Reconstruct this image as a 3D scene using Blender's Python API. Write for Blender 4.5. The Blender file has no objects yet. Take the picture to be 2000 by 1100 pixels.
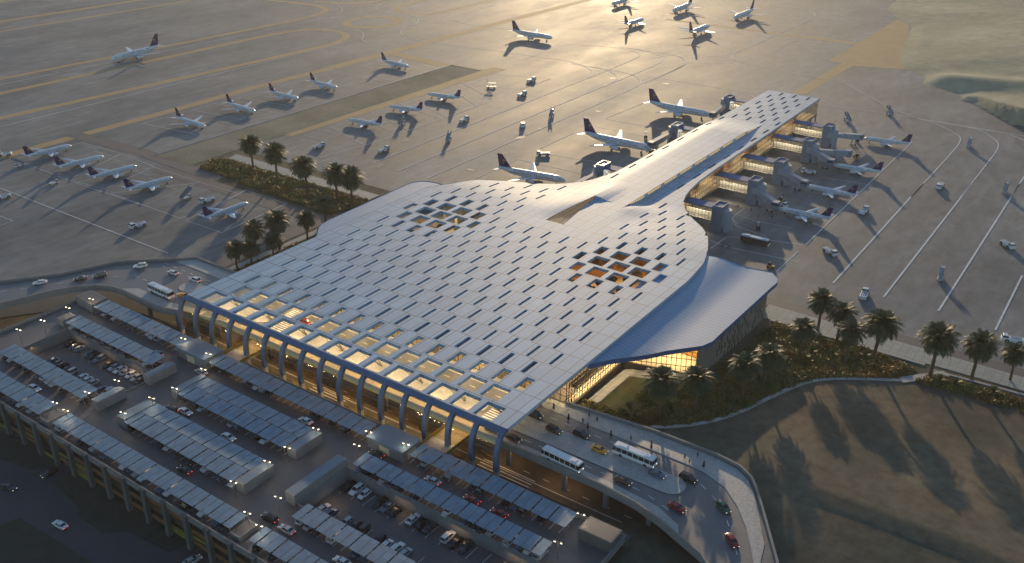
import bpy, bmesh, math, random
import numpy as np
from mathutils import Vector, Matrix
random.seed(7); rng = np.random.default_rng(7)
R = math.radians
SUN_E, SKY_E, EXPO, HAZE = 3.3, 0.15, 0.24, 0.00007
scene = bpy.context.scene
COL = scene.collection

# ------------------------------------------------------------------ camera
F, PIT, YAW, ROLL, H = 1838.517, 0.461674, -0.609799, 0.007935, 160.0
def _basis():
    cp, sp, cy, sy = math.cos(PIT), math.sin(PIT), math.cos(YAW), math.sin(YAW)
    fw = np.array([sy*cp, cy*cp, -sp]); ri = np.array([cy, -sy, 0.0]); up = np.cross(ri, fw)
    r2 = math.cos(ROLL)*ri + math.sin(ROLL)*up
    return r2, np.cross(r2, fw), fw
CR, CU, CF = _basis()
def G(x, y, z=0.0):
    """ground point (at height z) seen at full-size photo pixel x, y"""
    d = CF + (x-1000)/F*CR - (y-550)/F*CU
    t = (z-H)/d[2]
    return np.array([t*d[0], t*d[1], z])
def PX(p):
    q = np.array(p, float) - np.array([0, 0, H]); w = q@CF
    return 1000+F*(q@CR)/w, 550-F*(q@CU)/w
cam = bpy.data.cameras.new('camera'); camo = bpy.data.objects.new('camera', cam); COL.objects.link(camo)
cam.sensor_width = 36.0; cam.lens = F/2000*36; cam.clip_start = 1.0; cam.clip_end = 12000
M = Matrix(((CR[0], CU[0], -CF[0], 0), (CR[1], CU[1], -CF[1], 0), (CR[2], CU[2], -CF[2], H), (0, 0, 0, 1)))
camo.matrix_world = M
scene.camera = camo

# ------------------------------------------------------------------ materials
def mat(name, col, rough=0.6, metal=0.0, var=0.0, scale=0.5, var2=0.0, scale2=6.0, spec=0.5, bump=0.0, bscale=3.0,
        emit=None, estr=0.0, rvar=0.0, stretch=None, tint=None):
    m = bpy.data.materials.new(name); m.use_nodes = True
    nt = m.node_tree; N, L = nt.nodes, nt.links
    b = N['Principled BSDF']
    b.inputs['Base Color'].default_value = (*col, 1); b.inputs['Roughness'].default_value = rough
    b.inputs['Metallic'].default_value = metal; b.inputs['Specular IOR Level'].default_value = spec
    if emit: b.inputs['Emission Color'].default_value = (*emit, 1); b.inputs['Emission Strength'].default_value = estr
    geo = N.new('ShaderNodeNewGeometry'); pos = geo.outputs['Position']
    if stretch:
        mp = N.new('ShaderNodeMapping'); mp.inputs['Scale'].default_value = stretch
        L.new(pos, mp.inputs['Vector']); pos = mp.outputs['Vector']
    cur = None
    if var or var2:
        fac = None
        for v, s, det in ((var, scale, 6), (var2, scale2, 3)):
            if not v: continue
            n = N.new('ShaderNodeTexNoise'); n.inputs['Scale'].default_value = s; n.inputs['Detail'].default_value = det
            n.inputs['Roughness'].default_value = 0.62
            L.new(pos, n.inputs['Vector'])
            r = N.new('ShaderNodeMapRange'); r.inputs['From Min'].default_value = 0.3; r.inputs['From Max'].default_value = 0.7
            r.inputs['To Min'].default_value = 1-v; r.inputs['To Max'].default_value = 1+v
            L.new(n.outputs['Fac'], r.inputs['Value'])
            if fac is None: fac = r.outputs['Result']; nfac = n.outputs['Fac']
            else:
                mu = N.new('ShaderNodeMath'); mu.operation = 'MULTIPLY'
                L.new(fac, mu.inputs[0]); L.new(r.outputs['Result'], mu.inputs[1]); fac = mu.outputs[0]
        vm = N.new('ShaderNodeVectorMath'); vm.operation = 'SCALE'
        if tint:
            mx = N.new('ShaderNodeMix'); mx.data_type = 'RGBA'
            mx.inputs['A'].default_value = (*col, 1); mx.inputs['B'].default_value = (*tint, 1)
            n2 = N.new('ShaderNodeTexNoise'); n2.inputs['Scale'].default_value = scale*0.6; n2.inputs['Detail'].default_value = 5
            L.new(pos, n2.inputs['Vector'])
            rr = N.new('ShaderNodeMapRange'); rr.inputs['From Min'].default_value = 0.42; rr.inputs['From Max'].default_value = 0.62
            L.new(n2.outputs['Fac'], rr.inputs['Value']); L.new(rr.outputs['Result'], mx.inputs['Factor'])
            L.new(mx.outputs['Result'], vm.inputs[0])
        else: vm.inputs[0].default_value = col
        L.new(fac, vm.inputs['Scale']); L.new(vm.outputs['Vector'], b.inputs['Base Color'])
        if rvar:
            r = N.new('ShaderNodeMapRange'); r.inputs['From Min'].default_value = 0.3; r.inputs['From Max'].default_value = 0.7
            r.inputs['To Min'].default_value = rough-rvar; r.inputs['To Max'].default_value = rough+rvar
            L.new(nfac, r.inputs['Value']); L.new(r.outputs['Result'], b.inputs['Roughness'])
    if bump:
        n = N.new('ShaderNodeTexNoise'); n.inputs['Scale'].default_value = bscale; n.inputs['Detail'].default_value = 4
        L.new(geo.outputs['Position'], n.inputs['Vector'])
        bp = N.new('ShaderNodeBump'); bp.inputs['Strength'].default_value = bump; bp.inputs['Distance'].default_value = 0.3
        L.new(n.outputs['Fac'], bp.inputs['Height']); L.new(bp.outputs['Normal'], b.inputs['Normal'])
    return m

def gridlines(m, col, px, ox, wx, py=None, oy=0, wy=0, alt=0.0):
    """thin joint lines in world X and Y drawn into a material; alt = tone difference from panel to panel"""
    nt = m.node_tree; N, L = nt.nodes, nt.links
    b = N['Principled BSDF']
    geo = N.new('ShaderNodeNewGeometry'); sep = N.new('ShaderNodeSeparateXYZ'); L.new(geo.outputs['Position'], sep.inputs[0])
    outs = []; cells = []
    for ax, p, o, w in (('X', px, ox, wx), ('Y', py, oy, wy)):
        if not p: continue
        a = N.new('ShaderNodeMath'); a.operation = 'ADD'; a.inputs[1].default_value = -o+p*1000; L.new(sep.outputs[ax], a.inputs[0])
        d = N.new('ShaderNodeMath'); d.operation = 'DIVIDE'; d.inputs[1].default_value = p; L.new(a.outputs[0], d.inputs[0])
        fr = N.new('ShaderNodeMath'); fr.operation = 'FRACT'; L.new(d.outputs[0], fr.inputs[0])
        fl = N.new('ShaderNodeMath'); fl.operation = 'FLOOR'; L.new(d.outputs[0], fl.inputs[0]); cells.append(fl.outputs[0])
        c = N.new('ShaderNodeMath'); c.operation = 'LESS_THAN'; c.inputs[1].default_value = w/p; L.new(fr.outputs[0], c.inputs[0])
        outs.append(c.outputs[0])
    fac = outs[0]
    if len(outs) > 1:
        mx = N.new('ShaderNodeMath'); mx.operation = 'MAXIMUM'; L.new(outs[0], mx.inputs[0]); L.new(outs[1], mx.inputs[1]); fac = mx.outputs[0]
    mix = N.new('ShaderNodeMix'); mix.data_type = 'RGBA'; mix.inputs['B'].default_value = (*col, 1)
    src = b.inputs['Base Color'].links[0].from_socket if b.inputs['Base Color'].links else None
    if src: base = src
    else:
        rgb = N.new('ShaderNodeRGB'); rgb.outputs[0].default_value = b.inputs['Base Color'].default_value; base = rgb.outputs[0]
    if alt:
        cb = N.new('ShaderNodeCombineXYZ')
        for i, c in enumerate(cells): L.new(c, cb.inputs[i])
        wn = N.new('ShaderNodeTexWhiteNoise'); wn.noise_dimensions = '3D'; L.new(cb.outputs[0], wn.inputs['Vector'])
        mr = N.new('ShaderNodeMapRange'); mr.inputs['To Min'].default_value = 1-alt; mr.inputs['To Max'].default_value = 1+alt
        L.new(wn.outputs['Value'], mr.inputs['Value'])
        vs = N.new('ShaderNodeVectorMath'); vs.operation = 'SCALE'; L.new(base, vs.inputs[0]); L.new(mr.outputs['Result'], vs.inputs['Scale'])
        base = vs.outputs['Vector']
    L.new(base, mix.inputs['A'])
    L.new(fac, mix.inputs['Factor']); L.new(mix.outputs['Result'], b.inputs['Base Color'])
    return m

def glassmat(name, tint=(0.8, 0.75, 0.6), refl=0.25, rough=0.03, gloss=(1, 1, 1)):
    m = bpy.data.materials.new(name); m.use_nodes = True
    nt = m.node_tree; N, L = nt.nodes, nt.links; N.clear()
    o = N.new('ShaderNodeOutputMaterial'); t = N.new('ShaderNodeBsdfTransparent'); t.inputs[0].default_value = (*tint, 1)
    g = N.new('ShaderNodeBsdfGlossy'); g.inputs['Roughness'].default_value = rough; g.inputs[0].default_value = (*gloss, 1)
    fr = N.new('ShaderNodeFresnel'); fr.inputs['IOR'].default_value = 1.5
    ad = N.new('ShaderNodeMath'); ad.operation = 'ADD'; ad.use_clamp = True; ad.inputs[1].default_value = refl; L.new(fr.outputs[0], ad.inputs[0])
    mx = N.new('ShaderNodeMixShader'); L.new(ad.outputs[0], mx.inputs[0]); L.new(t.outputs[0], mx.inputs[1]); L.new(g.outputs[0], mx.inputs[2])
    L.new(mx.outputs[0], o.inputs[0]); return m

def glow(name, col, s):
    return mat(name, (0.8, 0.8, 0.8), emit=col, estr=s)

def leafmat(name, col, col2, trans=0.25, scale=0.35):
    m = mat(name, col, rough=0.55, var=0.35, scale=scale, var2=0.25, scale2=3.0, tint=col2, spec=0.35)
    nt = m.node_tree; N, L = nt.nodes, nt.links
    b = N['Principled BSDF']; out = N['Material Output']
    tr = N.new('ShaderNodeBsdfTranslucent'); L.new(b.inputs['Base Color'].links[0].from_socket, tr.inputs[0])
    mx = N.new('ShaderNodeMixShader'); mx.inputs[0].default_value = trans
    L.new(b.outputs[0], mx.inputs[1]); L.new(tr.outputs[0], mx.inputs[2]); L.new(mx.outputs[0], out.inputs[0])
    return m

X = {}
X['sand'] = mat('sand', (0.165, 0.125, 0.082), 0.95, var=0.28, scale=0.03, var2=0.24, scale2=0.3, tint=(0.09, 0.092, 0.068), bump=0.25, bscale=0.6, spec=0.2)
X['apron'] = mat('apron concrete', (0.205, 0.202, 0.194), 0.68, var=0.42, scale=0.03, var2=0.24, scale2=0.22, tint=(0.15, 0.16, 0.166), rvar=0.06, stretch=(1.0, 0.4, 1), spec=0.2)
gridlines(X['apron'], (0.165, 0.15, 0.13), 15.0, 4, 0.22, 15.0, 7, 0.22, alt=0.05)
X['island'] = mat('island ground', (0.20, 0.185, 0.135), 0.95, var=0.3, scale=0.05, var2=0.2, scale2=0.6, tint=(0.15, 0.16, 0.11))
X['tan'] = mat('tan shoulder', (0.49, 0.335, 0.17), 0.75, var=0.12, scale=0.05, spec=0.12)
X['darkroad'] = mat('service road', (0.105, 0.095, 0.095), 0.7, var=0.12, scale=0.1)
X['access'] = mat('old asphalt', (0.06, 0.06, 0.066), 0.75, var=0.15, scale=0.1)
X['white_paint'] = mat('white paint', (0.70, 0.70, 0.68), 0.72, var=0.2, scale=0.5, spec=0.2)
X['pavers'] = mat('pavers', (0.33, 0.345, 0.315), 0.7, var=0.15, scale=0.3, var2=0.12, scale2=2)
gridlines(X['pavers'], (0.2, 0.21, 0.19), 2.6, 0, 0.18, 4.0, 0, 0.15)
X['kerb'] = mat('kerb stone', (0.42, 0.40, 0.38), 0.7, var=0.12, scale=0.8)
X['hill'] = mat('hill', (0.36, 0.335, 0.225), 0.95, var=0.2, scale=0.012, var2=0.2, scale2=0.12, tint=(0.27, 0.27, 0.18))
X['grass'] = mat('lawn', (0.085, 0.098, 0.024), 0.9, var=0.3, scale=0.25, var2=0.25, scale2=2.5, tint=(0.10, 0.085, 0.03), bump=0.5, bscale=3)
X['soil'] = mat('planting soil', (0.05, 0.046, 0.034), 0.95, var=0.3, scale=0.3)
X['asphalt'] = mat('asphalt', (0.14, 0.14, 0.145), 0.5, var=0.15, scale=0.15, var2=0.1, scale2=1.5, rvar=0.1)
X['lowroad'] = mat('lower road asphalt', (0.09, 0.075, 0.06), 0.6, var=0.15, scale=0.15)
X['paving'] = mat('pale paving', (0.40, 0.385, 0.355), 0.55, var=0.14, scale=0.35, var2=0.22, scale2=1.6, rvar=0.1)
X['concrete'] = mat('concrete', (0.225, 0.22, 0.212), 0.75, var=0.15, scale=0.25, var2=0.08, scale2=2)
X['dark_concrete'] = mat('dark concrete', (0.115, 0.112, 0.108), 0.8, var=0.2, scale=0.25)
X['deckconc'] = mat('parking deck', (0.098, 0.093, 0.098), 0.55, var=0.2, scale=0.12, var2=0.1, scale2=1.2, rvar=0.1)
X['roof'] = mat('roof panels', (0.275, 0.425, 0.565), 0.6, metal=0.0, var=0.07, scale=0.05, var2=0.04, scale2=0.6, spec=0.3)
gridlines(X['roof'], (0.09, 0.13, 0.18), 4.05, -241.15, 0.26, 8.28, 165.64, 0.3, alt=0.07)
X['roof_edge'] = mat('roof edge', (0.46, 0.50, 0.55), 0.4, var=0.04, scale=0.2)
X['beam'] = mat('blue grey steel', (0.12, 0.18, 0.29), 0.4, metal=0.2, var=0.08, scale=0.4)
X['column'] = mat('pale column', (0.50, 0.47, 0.42), 0.6, var=0.1, scale=0.6)
X['void'] = mat('dark recess', (0.05, 0.05, 0.055), 0.25)
X['slitglass'] = mat('roof glazing', (0.115, 0.10, 0.095), 0.4, var=0.65, scale=0.11, spec=0.3)
X['seam'] = mat('standing seam roof', (0.20, 0.345, 0.51), 0.55, metal=0.0, var=0.05, scale=0.1)
gridlines(X['seam'], (0.16, 0.22, 0.29), None, 0, 0, 1.9, 0, 0.28)
X['cream'] = mat('cream interior', (0.72, 0.60, 0.40), 0.7, var=0.12, scale=0.25)
X['orange_wall'] = mat('timber wall', (0.60, 0.30, 0.08), 0.6, var=0.2, scale=0.4)
X['floor_int'] = mat('interior floor', (0.50, 0.38, 0.22), 0.35, var=0.15, scale=0.15)
X['darkbrown'] = mat('dark brown base', (0.085, 0.058, 0.042), 0.7, var=0.15, scale=0.5)
X['mullion'] = mat('mullion', (0.10, 0.09, 0.08), 0.5)
X['glass'] = glassmat('clear glass', (0.88, 0.85, 0.78), 0.06)
X['gold_reflection_glass'] = glassmat('glass tinted with golden reflection', (0.80, 0.66, 0.42), 0.16, 0.05, (1.0, 0.9, 0.7))  # golden reflection of the lit ceiling is put into the tint
X['blueroof'] = mat('blue grey roof sheet', (0.085, 0.16, 0.31), 0.7, metal=0.0, spec=0.2, var=0.08, scale=0.3)
X['towermetal'] = mat('grey blue cladding', (0.17, 0.215, 0.29), 0.55, metal=0.0, var=0.06, scale=0.4)
X['tunnel'] = mat('bridge tunnel', (0.28, 0.32, 0.38), 0.55, var=0.08, scale=0.4)
X['panel_wall'] = mat('wall panels', (0.29, 0.245, 0.19), 0.7, var=0.15, scale=0.3, var2=0.1, scale2=1.5)
X['solar'] = mat('canopy panels', (0.155, 0.235, 0.31), 0.5, metal=0.1, var=0.06, scale=0.25)
gridlines(X['solar'], (0.10, 0.17, 0.24), 1.33, 0.3, 0.05, 1.9, 0.2, 0.04, alt=0.13)
X['steel'] = mat('galvanised steel', (0.35, 0.36, 0.37), 0.45, metal=0.6)
X['gate_roof'] = mat('gate roof', (0.13, 0.19, 0.25), 0.55, var=0.1, scale=0.3)
X['brownpanel'] = mat('brown panel', (0.20, 0.09, 0.035), 0.7, var=0.2, scale=0.4)
X['olivepanel'] = mat('olive panel', (0.20, 0.17, 0.025), 0.8, var=0.3, scale=0.4)
X['plane_white'] = mat('aircraft white', (0.74, 0.75, 0.76), 0.28, var=0.04, scale=0.5)
X['plane_grey'] = mat('aircraft grey', (0.50, 0.55, 0.62), 0.3, metal=0.2)
X['purple'] = mat('dark purple paint', (0.040, 0.018, 0.105), 0.45, spec=0.25)
X['gold'] = mat('gold paint', (0.55, 0.36, 0.07), 0.4)
X['teal'] = mat('teal paint', (0.06, 0.22, 0.17), 0.4)
X['flaggreen'] = mat('flag green', (0.02, 0.20, 0.08), 0.5)
X['navy'] = mat('navy lettering', (0.05, 0.06, 0.15), 0.5)
X['black'] = mat('black rubber', (0.02, 0.02, 0.02), 0.6)
X['darkglass'] = mat('dark glass', (0.02, 0.022, 0.028), 0.08, spec=0.8)
X['tug_white'] = mat('tug white', (0.72, 0.72, 0.71), 0.4, var=0.08, scale=0.8)
X['chrome'] = mat('rim metal', (0.5, 0.5, 0.5), 0.3, metal=0.9)
X['trunk'] = mat('palm trunk', (0.13, 0.085, 0.05), 0.9, var=0.3, scale=1.2, bump=0.6, bscale=6)
X['palm1'] = leafmat('palm frond', (0.052, 0.074, 0.03), (0.085, 0.092, 0.036), 0.2)
X['palm2'] = leafmat('dead palm frond', (0.16, 0.085, 0.03), (0.11, 0.06, 0.025), 0.15)
X['bush'] = leafmat('shrub leaf', (0.145, 0.15, 0.032), (0.22, 0.135, 0.032), 0.2, 0.12)
X['spike'] = leafmat('spiky leaf', (0.075, 0.10, 0.03), (0.14, 0.14, 0.05), 0.2)
X['treeleaf'] = leafmat('tree leaf', (0.06, 0.08, 0.02), (0.10, 0.09, 0.02), 0.2)
X['stain'] = mat('oil stain', (0.155, 0.147, 0.137), 0.6, var=0.2, scale=0.5)
X['taillight'] = glow('tail light', (1.0, 0.04, 0.03), 1.6)
X['headlight'] = glow('head light', (1.0, 0.9, 0.7), 1.4)
X['lamp_glow'] = glow('lamp glow', (1.0, 0.80, 0.45), 9)
X['ceil_glow'] = glow('ceiling light', (1.0, 0.74, 0.38), 5)
X['skin'] = mat('skin', (0.35, 0.2, 0.13), 0.6)
X['cloth_black'] = mat('black cloth', (0.012, 0.012, 0.014), 0.8)
X['cloth_dark'] = mat('dark cloth', (0.04, 0.04, 0.05), 0.8)
X['cloth_white'] = mat('white cloth', (0.6, 0.6, 0.58), 0.8)
X['cloth_yellow'] = mat('yellow vest', (0.5, 0.45, 0.05), 0.7)

# ------------------------------------------------------------------ mesh helpers
BASE = {}
class MB:
    def __init__(s): s.v = []; s.f = []
    def add(s, vs, fs):
        o = len(s.v); s.v += [tuple(map(float, p)) for p in vs]; s.f += [tuple(o+i for i in q) for q in fs]; return s
    def quad(s, a, b, c, d): return s.add([a, b, c, d], [(0, 1, 2, 3)])
    def box(s, x0, x1, y0, y1, z0, z1):
        return s.add([(x0,y0,z0),(x1,y0,z0),(x1,y1,z0),(x0,y1,z0),(x0,y0,z1),(x1,y0,z1),(x1,y1,z1),(x0,y1,z1)],
                     [(0,3,2,1),(4,5,6,7),(0,1,5,4),(1,2,6,5),(2,3,7,6),(3,0,4,7)])
    def tbox(s, x0, x1, y0, y1, z0, z1, i, j=None):   # box whose top is inset by i (x) and j (y)
        j = i if j is None else j
        return s.add([(x0,y0,z0),(x1,y0,z0),(x1,y1,z0),(x0,y1,z0),(x0+i,y0+j,z1),(x1-i,y0+j,z1),(x1-i,y1-j,z1),(x0+i,y1-j,z1)],
                     [(0,3,2,1),(4,5,6,7),(0,1,5,4),(1,2,6,5),(2,3,7,6),(3,0,4,7)])
    def prism(s, poly, z0, z1):
        n = len(poly)
        a = sum(poly[i][0]*poly[(i+1) % n][1]-poly[(i+1) % n][0]*poly[i][1] for i in range(n))
        if a < 0: poly = poly[::-1]
        zt = z1 if callable(z1) else (lambda x, y: z1)
        zb = z0 if callable(z0) else (lambda x, y: z0)
        return s.add([(p[0], p[1], zb(*p[:2])) for p in poly]+[(p[0], p[1], zt(*p[:2])) for p in poly],
                     [tuple(range(n-1, -1, -1)), tuple(range(n, 2*n))]+[(i, (i+1) % n, n+(i+1) % n, n+i) for i in range(n)])
    def sheet(s, poly, z):
        n = len(poly)
        a = sum(poly[i][0]*poly[(i+1) % n][1]-poly[(i+1) % n][0]*poly[i][1] for i in range(n))
        if a < 0: poly = poly[::-1]
        zz = z if callable(z) else (lambda x, y: z)
        return s.add([(p[0], p[1], zz(p[0], p[1])) for p in poly], [tuple(range(n))])
    def ribbon(s, pts, w, z=0.0, h=None, off=0.0):
        """strip of width w along a polyline; h makes it a solid of that height"""
        P = [np.array(p[:2], float) for p in pts]; n = len(P); Lp = []; Rp = []
        zz = z if callable(z) else (lambda x, y: z)
        for i in range(n):
            a = P[max(i-1, 0)]; b = P[min(i+1, n-1)]; d = (b-a)/max(1e-6, np.linalg.norm(b-a)); nn = np.array([-d[1], d[0]])
            k = 1.0
            if 0 < i < n-1:
                d1 = (P[i]-a)/max(1e-6, np.linalg.norm(P[i]-a)); k = 1/max(0.5, abs(np.dot(np.array([-d1[1], d1[0]]), nn)))
            c = P[i]+nn*off
            Lp.append(c+nn*w/2*k); Rp.append(c-nn*w/2*k)
        for i in range(n-1):
            q = [Rp[i], Rp[i+1], Lp[i+1], Lp[i]]
            if h is None: s.quad(*[(p[0], p[1], zz(p[0], p[1])) for p in q])
            else:
                b = [(p[0], p[1], zz(p[0], p[1])) for p in q]; t = [(p[0], p[1], zz(p[0], p[1])+h) for p in q]
                s.add(b+t, [(4,5,6,7),(0,1,5,4),(2,3,7,6),(0,3,2,1)]+([(0,4,7,3)] if i == 0 else [])+([(1,2,6,5)] if i == n-2 else []))
        return s
    def loft(s, rings, cap=True, closed=True):
        n = len(rings[0]); o = len(s.v)
        for r in rings: s.v += [tuple(map(float, p)) for p in r]
        m = n if closed else n-1
        for i in range(len(rings)-1):
            for j in range(m):
                a = o+i*n+j; b = o+i*n+(j+1) % n; s.f.append((a, b, b+n, a+n))
        if cap: s.f.append(tuple(o+j for j in range(n-1, -1, -1))); s.f.append(tuple(o+(len(rings)-1)*n+j for j in range(n)))
        return s
    def tube(s, path, r, n=8):
        path = [Vector(p) for p in path]; rings = []
        for i, p in enumerate(path):
            t = (path[min(i+1, len(path)-1)]-path[max(i-1, 0)]).normalized()
            a = t.cross(Vector((0, 0, 1)));
            if a.length < 1e-3: a = Vector((1, 0, 0))
            a.normalize(); b = t.cross(a); rr = r[i] if isinstance(r, (list, tuple)) else r
            rings.append([p+a*rr*math.cos(2*math.pi*k/n)+b*rr*math.sin(2*math.pi*k/n) for k in range(n)])
        return s.loft(rings)
    def bar(s, a, b, w, h=None):   # square bar between two points
        h = w if h is None else h
        a = Vector(a); b = Vector(b); t = (b-a).normalized(); u = t.cross(Vector((0, 0, 1)))
        if u.length < 1e-3: u = Vector((1, 0, 0))
        u.normalize(); v = u.cross(t); q = [(-1,-1),(1,-1),(1,1),(-1,1)]
        return s.loft([[p+u*i*w/2+v*j*h/2 for i, j in q] for p in (a, b)])
    def build(s, name, m, parent=None, smooth=False, kind=None):
        me = bpy.data.meshes.new(name)
        bz = BASE.get(parent.name, (0, 0, 0)) if parent else (0, 0, 0)
        V = s.v if bz == (0, 0, 0) else [(p[0]-bz[0], p[1]-bz[1], p[2]-bz[2]) for p in s.v]
        me.from_pydata(V, [], s.f); me.materials.append(X[m] if isinstance(m, str) else m)
        if smooth: me.polygons.foreach_set('use_smooth', [True]*len(me.polygons))
        me.update()
        o = bpy.data.objects.new(name, me); COL.objects.link(o)
        if parent: o.parent = parent; BASE[o.name] = bz
        if kind: o['kind'] = kind
        return o
def split_build(mb, name, m, parent=None):
    """one object per separate piece of the mesh"""
    key = {}; ids = [key.setdefault(tuple(round(c, 3) for c in p), len(key)) for p in mb.v]
    par = list(range(len(key)))
    def find(i):
        while par[i] != i: par[i] = par[par[i]]; i = par[i]
        return i
    for f in mb.f:
        for a in f[1:]: par[find(ids[a])] = find(ids[f[0]])
    groups = {}
    for f in mb.f: groups.setdefault(find(ids[f[0]]), []).append(f)
    out = []
    for fs in groups.values():
        q = MB(); mp = {}
        for f in fs:
            for a in f:
                if a not in mp: mp[a] = len(q.v); q.v.append(mb.v[a])
            q.f.append(tuple(mp[a] for a in f))
        out.append(q.build(name, m, parent))
    return out
def fixn(o):
    bm = bmesh.new(); bm.from_mesh(o.data); bmesh.ops.recalc_face_normals(bm, faces=bm.faces); bm.to_mesh(o.data); bm.free(); return o
def bevel(o, w, seg=1):
    bm = bmesh.new(); bm.from_mesh(o.data); bmesh.ops.remove_doubles(bm, verts=bm.verts, dist=1e-4)
    bmesh.ops.bevel(bm, geom=[e for e in bm.edges if len(e.link_faces) == 2 and e.calc_face_angle(0) > 0.5], offset=w, segments=seg, affect='EDGES', profile=0.5)
    bm.to_mesh(o.data); bm.free(); return o
def empty(name, loc=(0, 0, 0), label=None, cat=None, group=None, rz=0.0):
    o = bpy.data.objects.new(name, None); COL.objects.link(o); o.empty_display_size = 0.5
    o.location = loc; o.rotation_euler = (0, 0, rz); BASE[o.name] = tuple(loc)
    return tag(o, label, cat, group)
def tag(o, label=None, cat=None, group=None, kind=None):
    if label: o['label'] = label
    if cat: o['category'] = cat
    if group: o['group'] = group
    if kind: o['kind'] = kind
    return o
def copy_tree(o, parent=None):
    c = o.copy(); COL.objects.link(c)
    if parent: c.parent = parent
    for ch in o.children: copy_tree(ch, c)
    return c
USED = set()
def place(o, loc, rz=0.0, label=None, group=None, s=None):
    """first call moves the thing itself, later calls a copy of it"""
    if o.name in USED: c = copy_tree(o)
    else: USED.add(o.name); c = o
    c.location = loc; c.rotation_euler = (0, 0, rz)
    if s: c.scale = (s, s, s)
    if label: c['label'] = label
    if group: c['group'] = group
    return c
def lerp(a, b, t): return a+(b-a)*t
def S(t):
    t = min(1.0, max(0.0, t)); return t*t*(3-2*t)
def dist_pt(p, q): return math.hypot(p[0]-q[0], p[1]-q[1])
ORD = ['first','second','third','fourth','fifth','sixth','seventh','eighth','ninth','tenth','eleventh','twelfth','thirteenth','fourteenth','fifteenth','sixteenth','seventeenth','eighteenth','nineteenth','twentieth','twenty-first','twenty-second','twenty-third','twenty-fourth']
def area(loc, sx, sy, power, col=(1, 0.75, 0.4), rot=(0, 0, 0)):
    l = bpy.data.lights.new('lamp', 'AREA'); l.shape = 'RECTANGLE'; l.size = sx; l.size_y = sy; l.energy = power; l.color = col
    o = bpy.data.objects.new('lamp', l); COL.objects.link(o); o.location = loc; o.rotation_euler = rot; return o

def draped_on(poly, name, matn, zf, parent=None, step=3.0, thick=0.0):
    """a sheet over a polygon that follows the height function zf"""
    bm = bmesh.new(); vs = [bm.verts.new((p[0], p[1], 0)) for p in poly]; bm.faces.new(vs)
    lo = np.min(np.array(poly), 0); hi = np.max(np.array(poly), 0)
    for ax in (0, 1):
        for c in np.arange(lo[ax]+step, hi[ax], step):
            co = [0,0,0]; no = [0,0,0]; co[ax] = c; no[ax] = 1
            bmesh.ops.bisect_plane(bm, geom=bm.verts[:]+bm.edges[:]+bm.faces[:], plane_co=co, plane_no=no)
    bmesh.ops.triangulate(bm, faces=bm.faces)
    bm.verts.ensure_lookup_table(); bm.verts.index_update(); m = MB()
    for f in bm.faces:
        f.normal_update(); q = [v.index for v in f.verts]
        m.f.append(tuple(q if f.normal.z > 0 else q[::-1]))
    m.v = [(v.co.x, v.co.y, zf(v.co.x, v.co.y)) for v in bm.verts]; bm.free()
    return m.build(name, matn, parent, smooth=True)
# ------------------------------------------------------------------ the setting
from mathutils import noise as mnoise
def zg(x, y):
    """terrain height"""
    z = 0.0
    if y < 125 and -330 < x < -60: z -= 5*S((115-y)/12.0)*S((x+330)/20)*(S((-60-x)/16))
    if x > -121:
        k = S((x+121)/6.0)
        r = 0.6+3.4*S((292-y)/85.0)
        if x > -72: r += 2.6*S((x+72)/20)*S((240-y)/45)
        lump = mnoise.noise(Vector((x/45, y/45, 3.1)))*1.3*S((285-y)/40)*S((x+70)/30)
        if y < 165: r = r*S((y-110)/60)
        z += k*(r+lump)*S((300-y)/10)*(S((y-190)/8) if x < -62 else 1)
        if y < 172 and x > -84: z += 2.2*S((x+83)/5)*S((173-y)/7)*S((y-70)/60)*S((-40-x)/16)
    if x > -90 and y < 200: z = min(z, lerp(5.6, 2.6, S((200-y)/45)))
    return z
def grid_coords(fine0, fine1, step, far):
    c = list(np.arange(fine0, fine1+step, step)); s = step
    a, b = fine0, fine1
    while b < far: s *= 1.35; b += s; c.append(b)
    s = step
    while a > -far: s *= 1.35; a -= s; c.append(a)
    return sorted(c)
gx = grid_coords(-360, 70, 3.0, 6000); gy = grid_coords(60, 306, 3.0, 6000)
m = MB(); nx = len(gx)
m.v = [(x, y, zg(x, y)-0.06) for y in gy for x in gx]
m.f = [(j*nx+i, j*nx+i+1, (j+1)*nx+i+1, (j+1)*nx+i) for j in range(len(gy)-1) for i in range(nx-1)]
m.build('ground', 'sand', smooth=True, kind='structure')

# apron: concrete sheet
ap = MB()
ap.sheet([(-116, 308.0), (5000, 308.0), (5000, 5000), (-266, 5000), (-266, 308.0)], 0.0)
ap.sheet([(-5000, 308.0), (-266, 308.0), (-266, 5000), (-5000, 5000)], 0.0)
ap.sheet([(-5000, 60), (-352, 60), (-349, 112), (-334, 138), (-312, 170), (-304, 192), (-291, 203), (-291, 268), (-395, 268), (-395, 308), (-5000, 308)], 0.0)
ap.sheet([(-266, 304), (-116, 304), (-116, 308.0), (-266, 308.0)], 0.0)
ap.build('apron', 'apron', kind='structure')

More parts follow.
